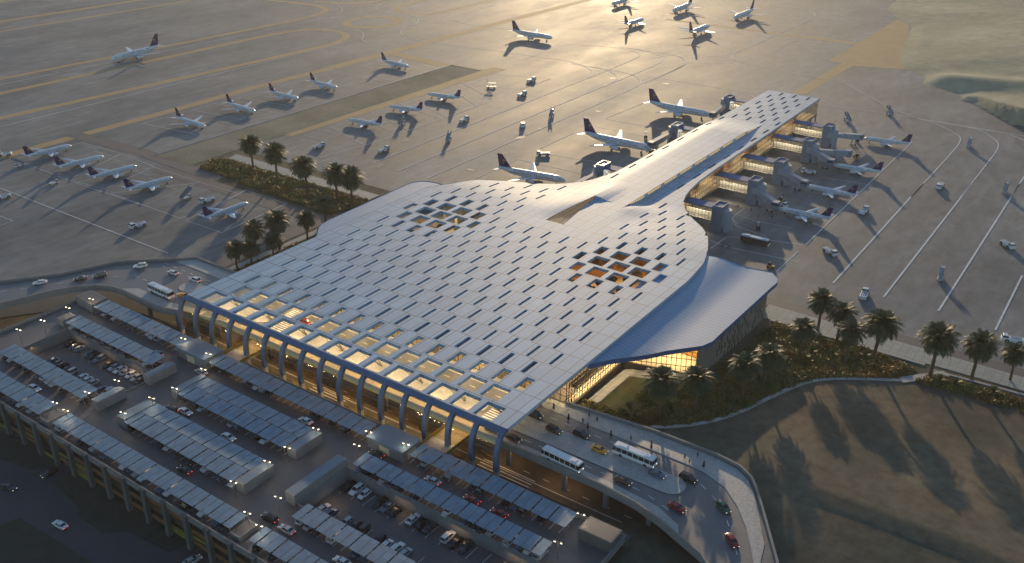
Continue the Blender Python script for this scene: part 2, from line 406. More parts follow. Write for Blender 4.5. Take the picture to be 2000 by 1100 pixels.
ZL = 0.02
def px_path(pts, z=0.0): return [G(x, y, z)[:2] for x, y in pts]
def smooth_path(P, it=2):
    P = [np.array(p, float) for p in P]
    for _ in range(it):
        Q = [P[0]]
        for a, b in zip(P[:-1], P[1:]): Q += [a*0.75+b*0.25, a*0.25+b*0.75]
        Q.append(P[-1]); P = Q
    return P
def z1(x, y, k=0.35): return (650+(x-0)*k, 0+y*k)
r1 = lambda L: [(x*.35, y*.35) for x, y in L]
r2 = lambda L: [(650+x*.35, y*.35) for x, y in L]
r3 = lambda L: [(1300+x*.35, y*.35) for x, y in L]
r4 = lambda L: [(x*.35, 360+y*.35) for x, y in L]
r6 = lambda L: [(1300+x*.35, 360+y*.35) for x, y in L]

# tan shoulders and taxiway edges
tan = MB()
def tstrip(pts, w, z=ZL, sm=2): tan.ribbon(smooth_path(px_path(pts), sm), w, z)
tstrip(r1([(-300,178),(0,120),(400,60),(900,-18)]), 7.0)
tstrip(r1([(-300,232),(0,176),(500,96),(1060,4)]), 4.5)
tstrip(r1([(-300,505),(0,440),(800,285),(1640,115),(1800,75),(1830,52),(1760,28),(1400,-10)]), 5.0)
tstrip(r1([(-300,585),(0,522),(900,328),(1500,195),(1700,163),(1860,168),(1945,196),(1900,238),(1620,302),(900,462),(0,660),(-300,725)]), 6.0)
tstrip(r2([(600,-15),(430,12),(345,50),(400,78),(540,82),(640,62),(960,-15)]), 5.5)
tstrip(r2([(-100,5),(60,22),(230,10),(330,-10)]), 5.0)
c0 = G(729, 43); ring = [c0[:2]+np.array([24*math.cos(a), 24*math.sin(a)]) for a in np.linspace(0, 2*math.pi, 49)]
tan.ribbon([(p[0], p[1]) for p in [(c0[0]+21*math.cos(a), c0[1]+24*math.sin(a)) for a in np.linspace(0, 2*math.pi, 49)]], 6.5, ZL)
# wide tan service way
tstrip(r2([(1640,-55),(1420,0),(1000,110),(400,270),(0,378)]), 9.0, ZL+0.01, 0)
tstrip([(650,132.5),(500,170),(350,212),(150,266),(-120,341)], 7.0, ZL, 0)
tstrip(r2([(330,298),(560,352),(830,400),(905,393)]), 9.5, ZL+0.02, 1)
tstrip(r2([(930,382),(640,470),(0,668),(-270,752)]), 11.0, ZL+0.03, 0)
tstrip(r3([(0,108),(500,172),(1070,244)]), 7.0, ZL, 0)
tan.sheet(px_path(r3([(695,528),(985,352),(905,340),(1065,245),(1290,110),(1360,140),(1330,330),(1350,390),(1045,368),(780,528)])), ZL+0.02)
tan.build('taxiway_shoulders', 'tan', kind='structure')
# dark service roads
dk = MB()
tb = lambda pts, w, z=ZL+0.05, sm=0: dk.ribbon(smooth_path(px_path(pts), sm), w, z)
tb([(140,262),(275,297),(372,330),(430,350)], 9.0)
dk.sheet([(-395, 268.5), (-395, 297), (-405, 297), (-405, 268.5)], ZL+0.06)
dk.ribbon([(-400, 263.5), (-291, 263.5)], 8, ZL+0.04)
dk.ribbon([(-286.5, 196), (-286.5, 268)], 8.5, ZL+0.04)
dk.ribbon([(-288, 301.0), (-284.5, 232)], 6.0, ZL+0.03) if False else None
dk.ribbon([(-116, 305.6), (60, 305.6)], 6.6, ZL+0.04)
dk.build('service_roads', 'darkroad', kind='structure')
isl = MB(); isl.sheet(px_path([(301,304),(881,127),(940,138),(371,324)]), ZL+0.08)
isl.build('island_ground', 'island', kind='structure')
ik = MB(); ik.ribbon(px_path([(303,304),(881,127.5),(938,138)]), 0.9, 0.0, 0.25)
ik.build('island_kerb', 'void', kind='structure')
pv = MB(); pv.sheet([(-121, 302.2), (-95, 302.2), (-95, 291.5), (60, 295.5), (60, 302.2)], ZL+0.62)
pv.prism([(-97,291.5),(60,295.5),(60,302.2),(-97,302.2)], 0, 0.62)
pv.prism([(-384, 293.5), (-286, 293.5), (-286, 301), (-386, 301)], 0, 0.12)
pv.prism([(-280.5, 198), (-277, 198), (-277, 268), (-280.5, 268)], 0, 0.12)
pv.build('paved_walk', 'pavers', kind='structure')

# white apron lines
wl = MB()
def line(pts, w=0.5, sm=0, z=ZL+0.1): wl.ribbon(smooth_path(px_path(pts), sm), w, z)
line([(-60,263),(0,248.3),(700,77),(790,57)], 0.7)
line([(-60,181),(0,166),(623,38.5),(700,28)], 0.6)
line(r2([(200,245),(160,225),(178,185),(120,165),(-60,175)]), 0.6, 2)
line(r2([(600,245),(430,215),(368,185),(400,150),(475,135),(480,105),(400,78),(260,62),(230,45),(290,12)]), 0.6, 2)
line(r2([(1000,165),(760,140),(665,112),(680,88),(900,30)]), 0.6, 2)
line(r2([(-40,80),(40,75),(60,50),(10,15)]), 0.6, 2)
line(r2([(220,912),(1000,604),(1400,446),(1452,420),(1440,385),(1330,342),(1150,318),(600,242)]), 0.6, 2)
line(r2([(365,955),(1000,694),(1540,470),(1585,445),(1585,420),(1530,388),(1430,372)]), 0.6, 2)
line(r2([(530,995),(1000,790),(1680,493),(1722,465),(1715,440),(1650,408),(1500,382),(1330,355)]), 0.6, 2)
line(r2([(1430,436),(1690,328),(1718,310),(1700,290),(1600,266),(1300,245)]), 0.6, 2)
line(r2([(1545,470),(1800,365),(1842,342),(1840,315),(1760,285),(1600,262)]), 0.6, 2)
line(r2([(1722,470),(1940,378),(1976,352),(1965,328),(1880,300),(1650,270)]), 0.6, 2)
line(r3([(1370,1100),(1600,850),(1648,790),(1640,755),(1500,687),(1362,655),(1130,540),(980,455),(860,430),(380,345),(370,305),(420,285),(640,185),(830,100),(835,75),(760,45),(600,30)]), 0.6, 2)
line(r3([(1645,1100),(1830,870),(1860,820),(1850,785),(1760,730),(1680,710),(1500,680),(1362,655)]), 0.6, 2)
line(r3([(1925,1100),(2040,930)]), 0.7); line(r3([(1362,655),(2000,760),(2200,790)]), 0.6); line(r3([(2010,790),(1960,765),(1870,742),(1680,710)]), 0.6, 2)
line(r3([(-100,425),(300,492),(520,525)]), 0.5); line(r3([(860,585),(1100,615),(1362,655)]), 0.5)
line([(1802,360),(1627,553.5)], 0.75); line([(1897,360),(1726,580.5)], 0.75); line([(1991,360),(1832.7,607.8)], 0.75); line([(1996.5,538.5),(1944,645)], 0.7)
line(r3([(580,305),(720,225),(980,250)]), 0.4); line(r3([(580,308),(740,330)]), 0.4)
for k in range(5): line(r3([(700-20*k,262+12*k),(960-15*k,270+14*k)]), 0.3)
for k in range(6): line(r3([(1190-22*k,120+17*k),(1300-28*k,122+17*k)]), 0.25)
line([(0,367.7),(329,495.8)], 0.45); line(r4([(-60,165),(0,178),(72,206),(0,232),(-60,250)]), 0.3)
line([(1782,277),(1573,479)], 0.5); line([(1559,491),(1517,531)], 0.4)
line(r6([(250,360),(340,295),(480,300),(770,340)]), 0.35); line(r6([(370,190),(420,245),(560,290)]), 0.3); line(r6([(250,315),(360,355),(740,435)]), 0.35)
line(r6([(440,135),(370,185),(380,215),(410,250)]), 0.3, 1); line(r6([(380,165),(500,205),(700,245)]), 0.25)
line(r3([(860,990),(1000,1010),(1150,1035)]), 0.25); line(r3([(690,975),(760,925)]), 0.25)
line(r2([(1520,662),(1740,572)]), 0.45); line(r2([(1525,664),(1840,722)]), 0.4); line(r2([(1150,832),(1345,742)]), 0.45); line(r2([(800,995),(1030,888),(1390,968)]), 0.4)
line(r2([(1210,862),(1470,905),(1640,940)]), 0.35); line(r2([(1460,705),(1640,742),(1830,775)]), 0.3)
# stand boxes: rows of small jets
def stand(p0, p1, p2, p3, w=0.28):
    line([p0, p1, p2, p3, p0], w)
for q in ([(28,312),(133,352),(235,300),(160,279)], [(133,352),(205,369.5),(300,326),(238,301)], [(146,357),(279,402),(391,356),(300,327)],
          [(216,378),(352,427),(470,380),(391,357)], [(363,431),(433,455),(560,398),(480,372)]): stand(*q)
for q in r1([(795,690),(930,655),(1260,705),(1090,750)]), r1([(1075,615),(1200,580),(1520,625),(1350,668)]), r1([(1330,545),(1450,515),(1760,555),(1600,590)]), r1([(1560,480),(1700,448),(2010,490),(1860,520)]), r2([(-20,400),(110,365),(440,405),(270,450)]): stand(*q)
for x in range(3): line(r1([(1060+30*x+225*x,745-62*x),(1205+225*x,690-62*x),(1220+225*x,672-62*x)]), 0.25)
for q in (r2([(0,715),(160,660),(380,755),(180,812)]), r2([(220,628),(380,580),(610,668),(430,730)]), r2([(440,555),(560,515),(800,600),(640,655)]), r2([(640,480),(720,460),(890,555),(800,590)]), r2([(760,470),(900,412),(1215,440),(1050,500)])): stand(*q)
for k in range(6): line([(590+14*k, 272-6*k),(625+14*k, 281-6*k)], 0.22)
for k in range(7): line([(335-22*k,262+0*k) if False else (160+26*k,283+13*k),(190+26*k,292+13*k)], 0.22)
line(r2([(-70,880),(250,790),(870,570)]), 0.4); line(r2([(1050,500),(1215,440)]), 0.3)
for a in (40, 110, 180): line(r3([(300-a,62+a*.6),(560-a,130+a*.6)]), 0.3)
line(r3([(-100,330),(60,300),(118,345),(90,375),(-60,440)]), 0.5, 2); line(r3([(118,345),(300,355),(380,345)]), 0.4, 1); line(r3([(120,318),(300,315),(420,285)]), 0.4, 1)
wl.build('apron_markings', 'white_paint', kind='structure')

# far grass beyond the taxiways and hills
fg = MB(); fg.sheet(px_path([(-80,0),(-80,18),(250,-30),(180,-60)]), ZL+0.05); fg.build('far_grass', 'hill', kind='structure')
hp = [p for p in px_path([(1690,-12),(1745,32),(1776,52),(1752,112),(1760,132),(1818,162),(1870,186)])]
hp2 = [np.array(p) for p in hp]
def seg_dist(p, poly):
    best = 1e9; sgn = 1
    for a, b in zip(poly[:-1], poly[1:]):
        d = b-a; t = max(0, min(1, np.dot(p-a, d)/np.dot(d, d))); q = a+d*t; e = np.linalg.norm(p-q)
        if e < best: best = e; sgn = 1 if d[0]*(p-a)[1]-d[1]*(p-a)[0] > 0 else -1
    return best*sgn
rid = [G(*p)[:2] for p in ((1822,160),(1862,164),(1990,184),(2090,200))]
def ridge(x, y):
    d = abs(seg_dist(np.array([x, y]), rid)); return 3.4*math.exp(-(d/12.0)**2)*S((x+140)/20) if d < 40 else 0.0
m = MB(); xs = np.arange(-230, 300, 5.0); ys = np.arange(470, 1150, 6.0)
x0 = min(p[0] for p in hp2)
for y in ys:
    for x in xs:
        d = seg_dist(np.array([x, y]), hp2)
        n = mnoise.noise(Vector((x/90, y/90, 0.4)))*3+mnoise.noise(Vector((x/30, y/30, 1.4)))
        m.v.append((x, y, (10*S(d/110)+2.2*S(d/14)+n*.6*S(d/50) if d > 0 else -0.6)-0.1+ridge(x, y)))
for j in range(len(ys)-1):
    for i in range(len(xs)-1):
        a = j*len(xs)+i; q = (a, a+1, a+1+len(xs), a+len(xs))
        if max(m.v[k][2] for k in q) > -0.5: m.f.append(q)
m.build('hill', 'hill', smooth=True, kind='structure')

# oil stains and rubber marks on the paving
sm = MB(); rs = random.Random(21)
def blot(cx, cy, r, st=1.0, a0=0.0):
    p = []; n = 11
    for k in range(n):
        a = 2*math.pi*k/n; q = r*(.55+.6*rs.random()); dx, dy = q*st*math.cos(a), q*math.sin(a)
        p.append((cx+dx*math.cos(a0)-dy*math.sin(a0), cy+dx*math.sin(a0)+dy*math.cos(a0)))
    sm.sheet(p, ZL+0.06)
for _ in range(150):
    x, y = G(rs.uniform(0, 1990), rs.uniform(20, 470))[:2]
    if not (-270 < x < -95 and y < 560) and y > 320: blot(x, y, rs.uniform(.5, 1.7), rs.uniform(1, 3.5), rs.choice([1.57, 1.5, 1.65, 0.05]))
for y in (383, 418, 460, 511):
    for _ in range(14): blot(-112+rs.uniform(-10, 10), y+rs.uniform(-7, 7), rs.uniform(.3, 1.1), rs.uniform(1, 2.5), 0)
sm.build('paving_stains', 'stain', kind='structure')
# ------------------------------------------------------------------ terminal building
term = empty('airport_terminal', (-182, 230, 0), 'large pale terminal with perforated rectangular roof, long pier behind and ribbed front', 'terminal')
XL, XRT, YF, ZR = -247.7, -117.0, 165.76, 16.0
LE = [(165,-247.7),(290,-247.7),(296,-244.5),(300,-242),(311.7,-237.4),(320.4,-226.4),(327.5,-214),(335.6,-205.8),(346.2,-199),(360.3,-194.6),(383,-194),(544,-193.2)]
RE = [(165,-117),(275,-117),(290,-118.7),(300,-121.8),(306,-124.3),(314.8,-128.3),(323.8,-134.7),(330.4,-141.6),(338,-148.6),(346.3,-153.9),(353.7,-156.4),(361.6,-158),(375,-159.6),(395,-160.2),(447,-160.6),(544,-162)]
LE, RE = [[(y*(1-.0062*S((y-300)/45)), x*(1-.0062*S((y-300)/45))) for y, x in Q] for Q in (LE, RE)]
LEy, LEx = zip(*LE); REy, REx = zip(*RE)
xl = lambda y: float(np.interp(y, LEy, LEx)); xr = lambda y: float(np.interp(y, REy, REx))
YE = 539.6
zbase = lambda y: ZR-2.1*S((y-296)/44.0)
Lf = lambda y: (ZR-zbase(y))*(1-S((y-440)/32.0))          # height of the raised centre strip above the side roofs
Lip = lambda y: 1.15*S((y-290)/24.0)*(1-S((y-318)/30.0))   # extra lift of the eyelid edge
def zr(x, y, side=None):
    z = zbase(y)
    if y < 288: return z
    if side is None: side = -1 if x < -183 else (0 if x < -168 else 1)
    if side < 0:
        d = x-eyeL(y); return z+Lf(y)*math.exp(-(d/11.0)**2)+Lip(y)*math.exp(-(d/8.0)**2)
    if side == 0: return z+Lf(y)+(Lip(y)*(1-S((x+183)/8.0)) if y >= 322 else 0.0)
    return z+Lf(y)*math.exp(-((x+168)/9.0)**2)*(1-S((y-318)/16.0))
TH = 1.15
def eyeL(y): return -183-3.6*(1-S((y-290)/32.0)) if y >= 290 else (-183-3.6*S((y-284.7)/5.3) if False else -183)
def eyeR(y): return -183+4.8*max(0, 1-(y-290)/32.0) if y >= 290 else -183
rf = MB(); slits = []
def pt(x, y, dz=0, side=None):
    x = min(max(x, xl(y)), xr(y)); return (x, y, zr(x, y, side)+dz)
def patch(xs, ys, hole=None, side=None):
    for i in range(len(xs)-1):
        for j in range(len(ys)-1):
            xc, yc = (xs[i]+xs[i+1])/2, (ys[j]+ys[j+1])/2
            if hole and hole[0] < xc < hole[1] and hole[2] < yc < hole[3]: continue
            if xc < xl(yc)-4.2 or xc > xr(yc)+4.2: continue
            c = [(xs[i],ys[j]),(xs[i+1],ys[j]),(xs[i+1],ys[j+1]),(xs[i],ys[j+1])]
            t = [pt(*p, 0, side) for p in c]
            if max(abs(t[0][0]-t[1][0]), abs(t[3][0]-t[2][0])) < 1e-3: continue
            rf.quad(*t); b = [pt(*p, -TH, side) for p in c]; rf.quad(b[3], b[2], b[1], b[0])
    if hole:
        a, b, c, d = hole
        for p, q in (((a,c),(b,c)),((b,c),(b,d)),((b,d),(a,d)),((a,d),(a,c))):
            rf.quad(pt(*p, 0, side), pt(*q, 0, side), pt(*q, -TH, side), pt(*p, -TH, side))
def hole_w(x, y, j):
    if y > 345: return 1.25
    if j == 0: return 6.2
    w = {1: 5.9, 2: 2.5, 3: 1.3}.get(j, .9)
    if j in (1, 2, 3): w = max(.9, w*(0.80+0.42*S((x+250)/130)) if j > 1 else w*(0.75+0.3*S((x+245)/30)))
    for cx, cy in ((-222.5, 269.5), (-141.5, 268.5)):
        d = math.hypot((x-cx), (y-cy)*0.95)
        w = max(w, 6.3 if d < 8.8 else (6.0-(d-8.8)*0.42 if d < 20 else 1.0))
    return min(w, 6.3)
j = 0; y0 = YF
holes = []
while y0 < YE-0.5:
    y1 = min(y0+8.28, YE); yc = (y0+y1)/2
    if y1 <= 288.5: zones = [(XL-5, XRT+5)]
    elif y0 < 345: zones = [(-300, -200), (-160, 0)]
    elif y0 < 470: zones = [(-300, -186), (-166, 0)]
    else: zones = [(-300, 0)]
    ysub = [y0, y1] if y1 <= 288 else list(np.linspace(y0, y1, 4))
    for za, zb in zones:
        k0 = -2
        c = -239.05+4.05*(j % 2)-8.1*3
        while c < -100:
            a, b = max(c-4.05, za), min(c+4.05, zb)
            if b-a > 0.05 and b > xl(yc)-1 and a < xr(yc)+1:
                w = hole_w(c, yc, j); hl = 6.9 if w > 2 else 7.2
                if j == 0: hl = 7.0
                h = None
                ymax = yc+hl/2; xa, xb = c-w/2, c+w/2
                inside = (xa > a+0.3 and xb < b-0.3 and y1-y0 > 8 and xa > max(xl(y0), xl(y1))+1.2 and xb < min(xr(y0), xr(y1))-1.2)
                if y1 <= 288.5 and (xa < XL+4.5 or xb > XRT-4.5): inside = False
                if j > 3 and yc < 250 and xa < XL+7: inside = False
                if inside: h = (xa, xb, yc-hl/2, ymax); holes.append((*h, w))
                xs = sorted(set([a, b]+([xa, xb] if h else [])+([lerp(a, b, .5)] if not h and y1 > 288 else [])))
                ys = sorted(set(list(ysub)+([h[2], h[3]] if h else [])))
                patch(xs, ys, h)
            c += 8.1
    # centre strip with raised skylight
    if y1 > 288.5 and y0 < 470:
        m0, m1 = (-200, -160) if y0 < 345 else (-186, -166)
        ya = y0
        ys = list(np.linspace(ya, y1, 6))
        if ya < 322 < y1: ys = sorted(set(ys+[322.0]))
        if ya < 331 < y1: ys = sorted(set(ys+[331.0]))
        if y1 <= 288.6 or y0 >= 322: ysL = ys
        def mpatch(fx0, fx1, n, yl, side):
            for ya, yb in zip(yl[:-1], yl[1:]):
                for i in range(n):
                    c = [(lerp(fx0(ya), fx1(ya), i/n), ya), (lerp(fx0(ya), fx1(ya), (i+1)/n), ya), (lerp(fx0(yb), fx1(yb), (i+1)/n), yb), (lerp(fx0(yb), fx1(yb), i/n), yb)]
                    if (c[1][0] <= xl(ya)+.01 and c[2][0] <= xl(yb)+.01) or (c[0][0] >= xr(ya)-.01 and c[3][0] >= xr(yb)-.01): continue
                    t = [pt(*p, 0, side) for p in c]; rf.quad(*t); q = [pt(*p, -TH, side) for p in c]; rf.quad(q[3], q[2], q[1], q[0])
        if y0 < 290 < y1: ys = sorted(set(ys+[290.0]))
        mpatch(lambda y: m0, eyeL, 12 if y0 < 345 else 4, ys, -1)
        mpatch(eyeR, lambda y: -168, 5, ys, 0)
        mpatch(lambda y: -168, lambda y: m1, 7 if y0 < 345 else 3, ys, 1)
    y0 = y1; j += 1
# closing wall pieces at the crest line and edge fascia
fa = MB(); yy = list(np.arange(YF, 275, 6))+list(np.arange(275, 400, 2.0))+list(np.arange(400, YE, 12))+[YE]
for fx in (xl, xr):
    for a, b in zip(yy[:-1], yy[1:]):
        rf_a, rf_b = (fx(a), a, zr(fx(a), a)), (fx(b), b, zr(fx(b), b))
        fa.quad((rf_a[0], a, rf_a[2]+0.04), (rf_b[0], b, rf_b[2]+0.04), (rf_b[0], b, rf_b[2]-TH), (rf_a[0], a, rf_a[2]-TH))
fa.quad((xl(YE), YE, 13.94), (xr(YE), YE, 13.94), (xr(YE), YE, 13.9-TH), (xl(YE), YE, 13.9-TH))
o = rf.build('main_roof', 'roof', term)
for p in o.data.polygons: p.use_smooth = False
fa.build('roof_fascia', 'roof_edge', term)
# raised skylight: glazed uprights
cg = MB(); cm = MB(); cf = MB()
ys = np.arange(322, 477, 1.55)
for i, (a, b) in enumerate(zip(ys[:-1], ys[1:])):
    za, zb, ta, tb = zr(-168, a, 1), zr(-168, b, 1), zr(-168, a, 0), zr(-168, b, 0)
    if ta-za < 0.5: continue
    lo = 0.42; hi = 0.86
    cf.quad((-167.98,a,za-.3),(-167.98,b,zb-.3),(-167.98,b,lerp(zb,tb,lo)),(-167.98,a,lerp(za,ta,lo)))
    cf.quad((-167.98,a,lerp(za,ta,hi)),(-167.98,b,lerp(zb,tb,hi)),(-167.98,b,tb),(-167.98,a,ta))
    if i % 10 in (0, 1):
        cf.quad((-167.97,a,za-.3),(-167.97,b,zb-.3),(-167.97,b,tb),(-167.97,a,ta)); continue
    cg.quad((-167.99,a,lerp(za,ta,lo)),(-167.99,b,lerp(zb,tb,lo)),(-167.99,b,lerp(zb,tb,hi)),(-167.99,a,lerp(za,ta,hi)))
    cm.bar((-167.9,a,lerp(za,ta,lo)),(-167.9,a,lerp(za,ta,hi)),0.16)
X['warmwin'] = mat('lit clerestory glazing', (0.3, 0.25, 0.15), 0.1, emit=(1.0, 0.66, 0.27), estr=0.62, var=0.0)
sk = cf.build('skylight_wall', 'roof_edge', term)
split_build(cg, 'clerestory_window', 'warmwin', term); split_build(cm, 'clerestory_mullion', 'mullion', term)
eg = MB(); em = MB(); ys = np.linspace(290, 321.6, 27)
def eyp(y, k):
    a_, b_ = (eyeL(y), y, zr(eyeL(y), y, -1)-.3), (eyeR(y), y, zr(eyeR(y), y, 0)-.9)
    return tuple(lerp(a_[i], b_[i], k) for i in range(3))
for a, b in zip(ys[:-1], ys[1:]):
    eg.quad(eyp(a,0), eyp(b,0), eyp(b,1), eyp(a,1)); em.bar(eyp(a,0), eyp(a,1), 0.2)
for k in (.33, .66): em.tube([eyp(y, k) for y in ys], 0.07, 4)
eb = MB()
for y in ys[:-1]: pass
for f_, sd in ((eyeL, -1), (eyeR, 0)):
    for a, b in zip(ys[:-1], ys[1:]): eb.quad((f_(a),a,zr(f_(a),a,sd)),(f_(b),b,zr(f_(b),b,sd)),(f_(b),b,zr(f_(b),b,sd)-TH),(f_(a),a,zr(f_(a),a,sd)-TH))
eb.quad((eyeL(290),290,16),(eyeR(290),290,16),(eyeR(290),290,14.85),(eyeL(290),290,14.85))
eb.build('eyelid_edge', 'roof_edge', term)
X['eyewin'] = mat('tinted glowing eyelid glazing', (0.16, 0.11, 0.06), 0.12, emit=(1.0, 0.6, 0.25), estr=0.16, var=0.4, scale=0.25)  # weak glow put into the brown glass, for the lit hall behind
eg.build('eyelid_window', 'eyewin', term); em.build('eyelid_mullion', 'mullion', term)

# roof glazing below the slits, open over the road and the two courtyards
gl = MB(); nh = 0
for h in sorted(holes, key=lambda q: q[0]**2+q[2]**2):
    if h[4] > 1.9 or h[2] < 190: continue
    nh += 1
    MB().quad(*[pt(x, y, -0.75) for x, y in ((h[0]-.02,h[2]-.02),(h[1]+.02,h[2]-.02),(h[1]+.02,h[3]+.02),(h[0]-.02,h[3]+.02))]).build('roof_light', 'slitglass', term) if nh <= 100 else gl.quad(*[pt(x, y, -0.75) for x, y in ((h[0]-.02,h[2]-.02),(h[1]+.02,h[2]-.02),(h[1]+.02,h[3]+.02),(h[0]-.02,h[3]+.02))])
gl.build('roof_light', 'slitglass', term, kind='stuff')

# front beam and arched ribs
NA = 17; AX = [-247.6+8.12*i for i in range(NA)]
prof = [(166.4,15.95),(165.2,15.8),(164.0,15.25),(163.1,14.4),(162.3,13.0),(161.7,11.3),(161.3,9.3),(161.2,7.0),(161.3,3.0),(161.4,0.0)]
fb = MB(); bp = [(166.4,15.95),(165.4,15.85),(164.7,15.55),(164.2,15.2)]
bpi = [(166.4,14.85),(165.7,14.8),(165.2,14.6),(164.8,14.35)]
fb.loft([[(x, *p) for p in bp]+[(x, *p) for p in bpi[::-1]] for x in (XL, XRT)])
fixn(fb.build('front_beam', 'beam', term))
for i, x in enumerate(AX):
    a = MB(); w = 0.66
    outer = prof[1:]; rings = []
    for k, (y, z) in enumerate(outer):
        p0 = outer[max(k-1,0)]; p1 = outer[min(k+1,len(outer)-1)]; t = np.array([p1[0]-p0[0], p1[1]-p0[1]]); t = t/np.linalg.norm(t)
        n = np.array([-t[1], t[0]]); n = n if n[0] > 0 else -n; d = 1.25
        rings.append([(x-w,y,z),(x+w,y,z),(x+w,y+n[0]*d,z+n[1]*d),(x-w,y+n[0]*d,z+n[1]*d)])
    zc = 4.6
    r_up = [r for r in rings if r[0][2] > zc]; 
    a.loft(r_up+[[(p[0], p[1], zc) for p in rings[-2]]])
    o = fixn(a.build('arch_rib', 'beam', term))
    b = MB(); b.box(x-w*.98, x+w*.98, 161.32, 162.5, 0, zc); b.build('rib_base', 'column', o)
    if i < NA-1:   # curved glass between ribs, golden reflection put into its tint
        g = MB(); gp = [(y+0.55, z-0.2) for y, z in prof[2:8]]
        g.loft([[(x+w, y, z) for y, z in gp], [(AX[i+1]-w, y, z) for y, z in gp]], cap=False, closed=False)
        g.build('curved_glazing', 'gold_reflection_glass', term, smooth=True)

# V struts standing on the upper road carrying the front of the roof
for i in range(1, NA-1, 2):
    v = MB(); x = AX[i]
    for s in (-1, 1): v.tube([(x, 180.0, 7.6), (x+s*3.9, 174.4, 14.9)], 0.3, 8)
    v.build('roof_strut', 'column', term, smooth=True)

# floors, walls and glass of the hall
st = MB(); st.prism([(-246, 195.5), (-124.6, 195.5), (-124.6, 290), (-122, 300), (-160, 330), (-200, 330), (-246, 296)], 0.0, 7.55)
st.build('departure_floor', 'floor_int', term)
fg_ = MB(); fm = MB()
def facade(a, b, z0, z1, n, rows, gm=None, mm=None, off=0.06):
    gm = gm or fg_; mm = mm or fm
    z0f = z0 if callable(z0) else (lambda t: z0); z1f = z1 if callable(z1) else (lambda t: z1)
    P = lambda t, k: (lerp(a[0], b[0], t), lerp(a[1], b[1], t), lerp(z0f(t), z1f(t), k))
    gm.quad(P(0,0), P(1,0), P(1,1), P(0,1))
    for i in range(n+1): mm.bar(P(i/n,0), P(i/n,1), 0.13, 0.2)
    for r in range(rows+1): mm.bar(P(0,r/rows), P(1,r/rows), 0.13, 0.2)
facade((-246, 195.6), (-117.3, 195.6), 7.6, 14.8, 62, 3)
facade((-117.3, 195.6), (-117.3, 229), lambda t: 5.6, 14.6, 22, 4)
facade((-117.3, 229), (-96.2, 237.6), 3.6, 11.6, 15, 3)
fg_.build('hall_glass', 'glass', term); fm.build('hall_mullion', 'mullion', term)
bw = MB(); bw.prism([(-117.6,195.4),(-116.9,195.4),(-116.9,228.6),(-117.6,228.9)], 0.5, 5.6); bw.prism([(-116.9,228.6),(-96.0,237.1),(-96.2,237.7),(-117.1,229.2)], 0.5, lambda x, y: 5.6-1.7*S((x+116)/9))
bw.build('base_wall', 'darkbrown', term)
iw = MB()
iw.box(-246, -125, 205, 205.4, 7.6, 14.6); iw.box(-125.4, -125, 205.4, 249, 4, 14.6); iw.box(-125, -96.4, 249, 249.4, 4, 11.2)
split_build(iw, 'interior_wall', 'cream', term)
ow = MB()
for k, x in enumerate(np.arange(-240, -128, 14)): ow.box(x, x+6, 203.2, 204.9, 7.6, 12.8)
for y in (200, 222): ow.box(-124.9, -122.6, y, y+7, 7.6, 13.2)
ow.box(-106, -100, 247, 248.9, 4, 10); split_build(ow, 'timber_kiosk', 'orange_wall', term)
lf = MB(); lf.prism([(-124.6,195.8),(-117.7,195.8),(-117.7,229.6),(-96.6,238.2),(-96.6,249),(-124.6,249)], 0.5, 3.58); lf.build('arrivals_floor', 'cream', term)
ib = MB(); ib.box(-124.6, -118.4, 196, 204, 7.2, 7.6); ib.box(-124.6, -121.5, 204, 238, 7.2, 7.6); ib.box(-121.5, -121.4, 204, 238, 7.2, 8.7); split_build(ib, 'balcony', 'darkbrown', term)
# courtyards under the two clusters
cy = MB()
for cx, cyy, mname in ((-222.5, 269.5, 'cream'), (-141.5, 268.5, 'orange_wall')):
    w = MB(); r = 16
    for a, b in (((cx-r,cyy-r),(cx+r,cyy-r)),((cx+r,cyy-r),(cx+r,cyy+r)),((cx+r,cyy+r),(cx-r,cyy+r)),((cx-r,cyy+r),(cx-r,cyy-r))):
        w.ribbon([a, b], 0.4, 7.6, 7.2)
    for k in range(5): w.box(cx-13+6*k, cx-11.5+6*k, cyy+9, cyy+9.6, 7.6, 14.6)
    w.box(cx-15.5, cx-4, cyy+4, cyy+15, 7.6, 10.5); w.box(cx+4, cx+15, cyy-15, cyy-8, 7.6, 9.2)
    w.build('courtyard_wall', mname, term)
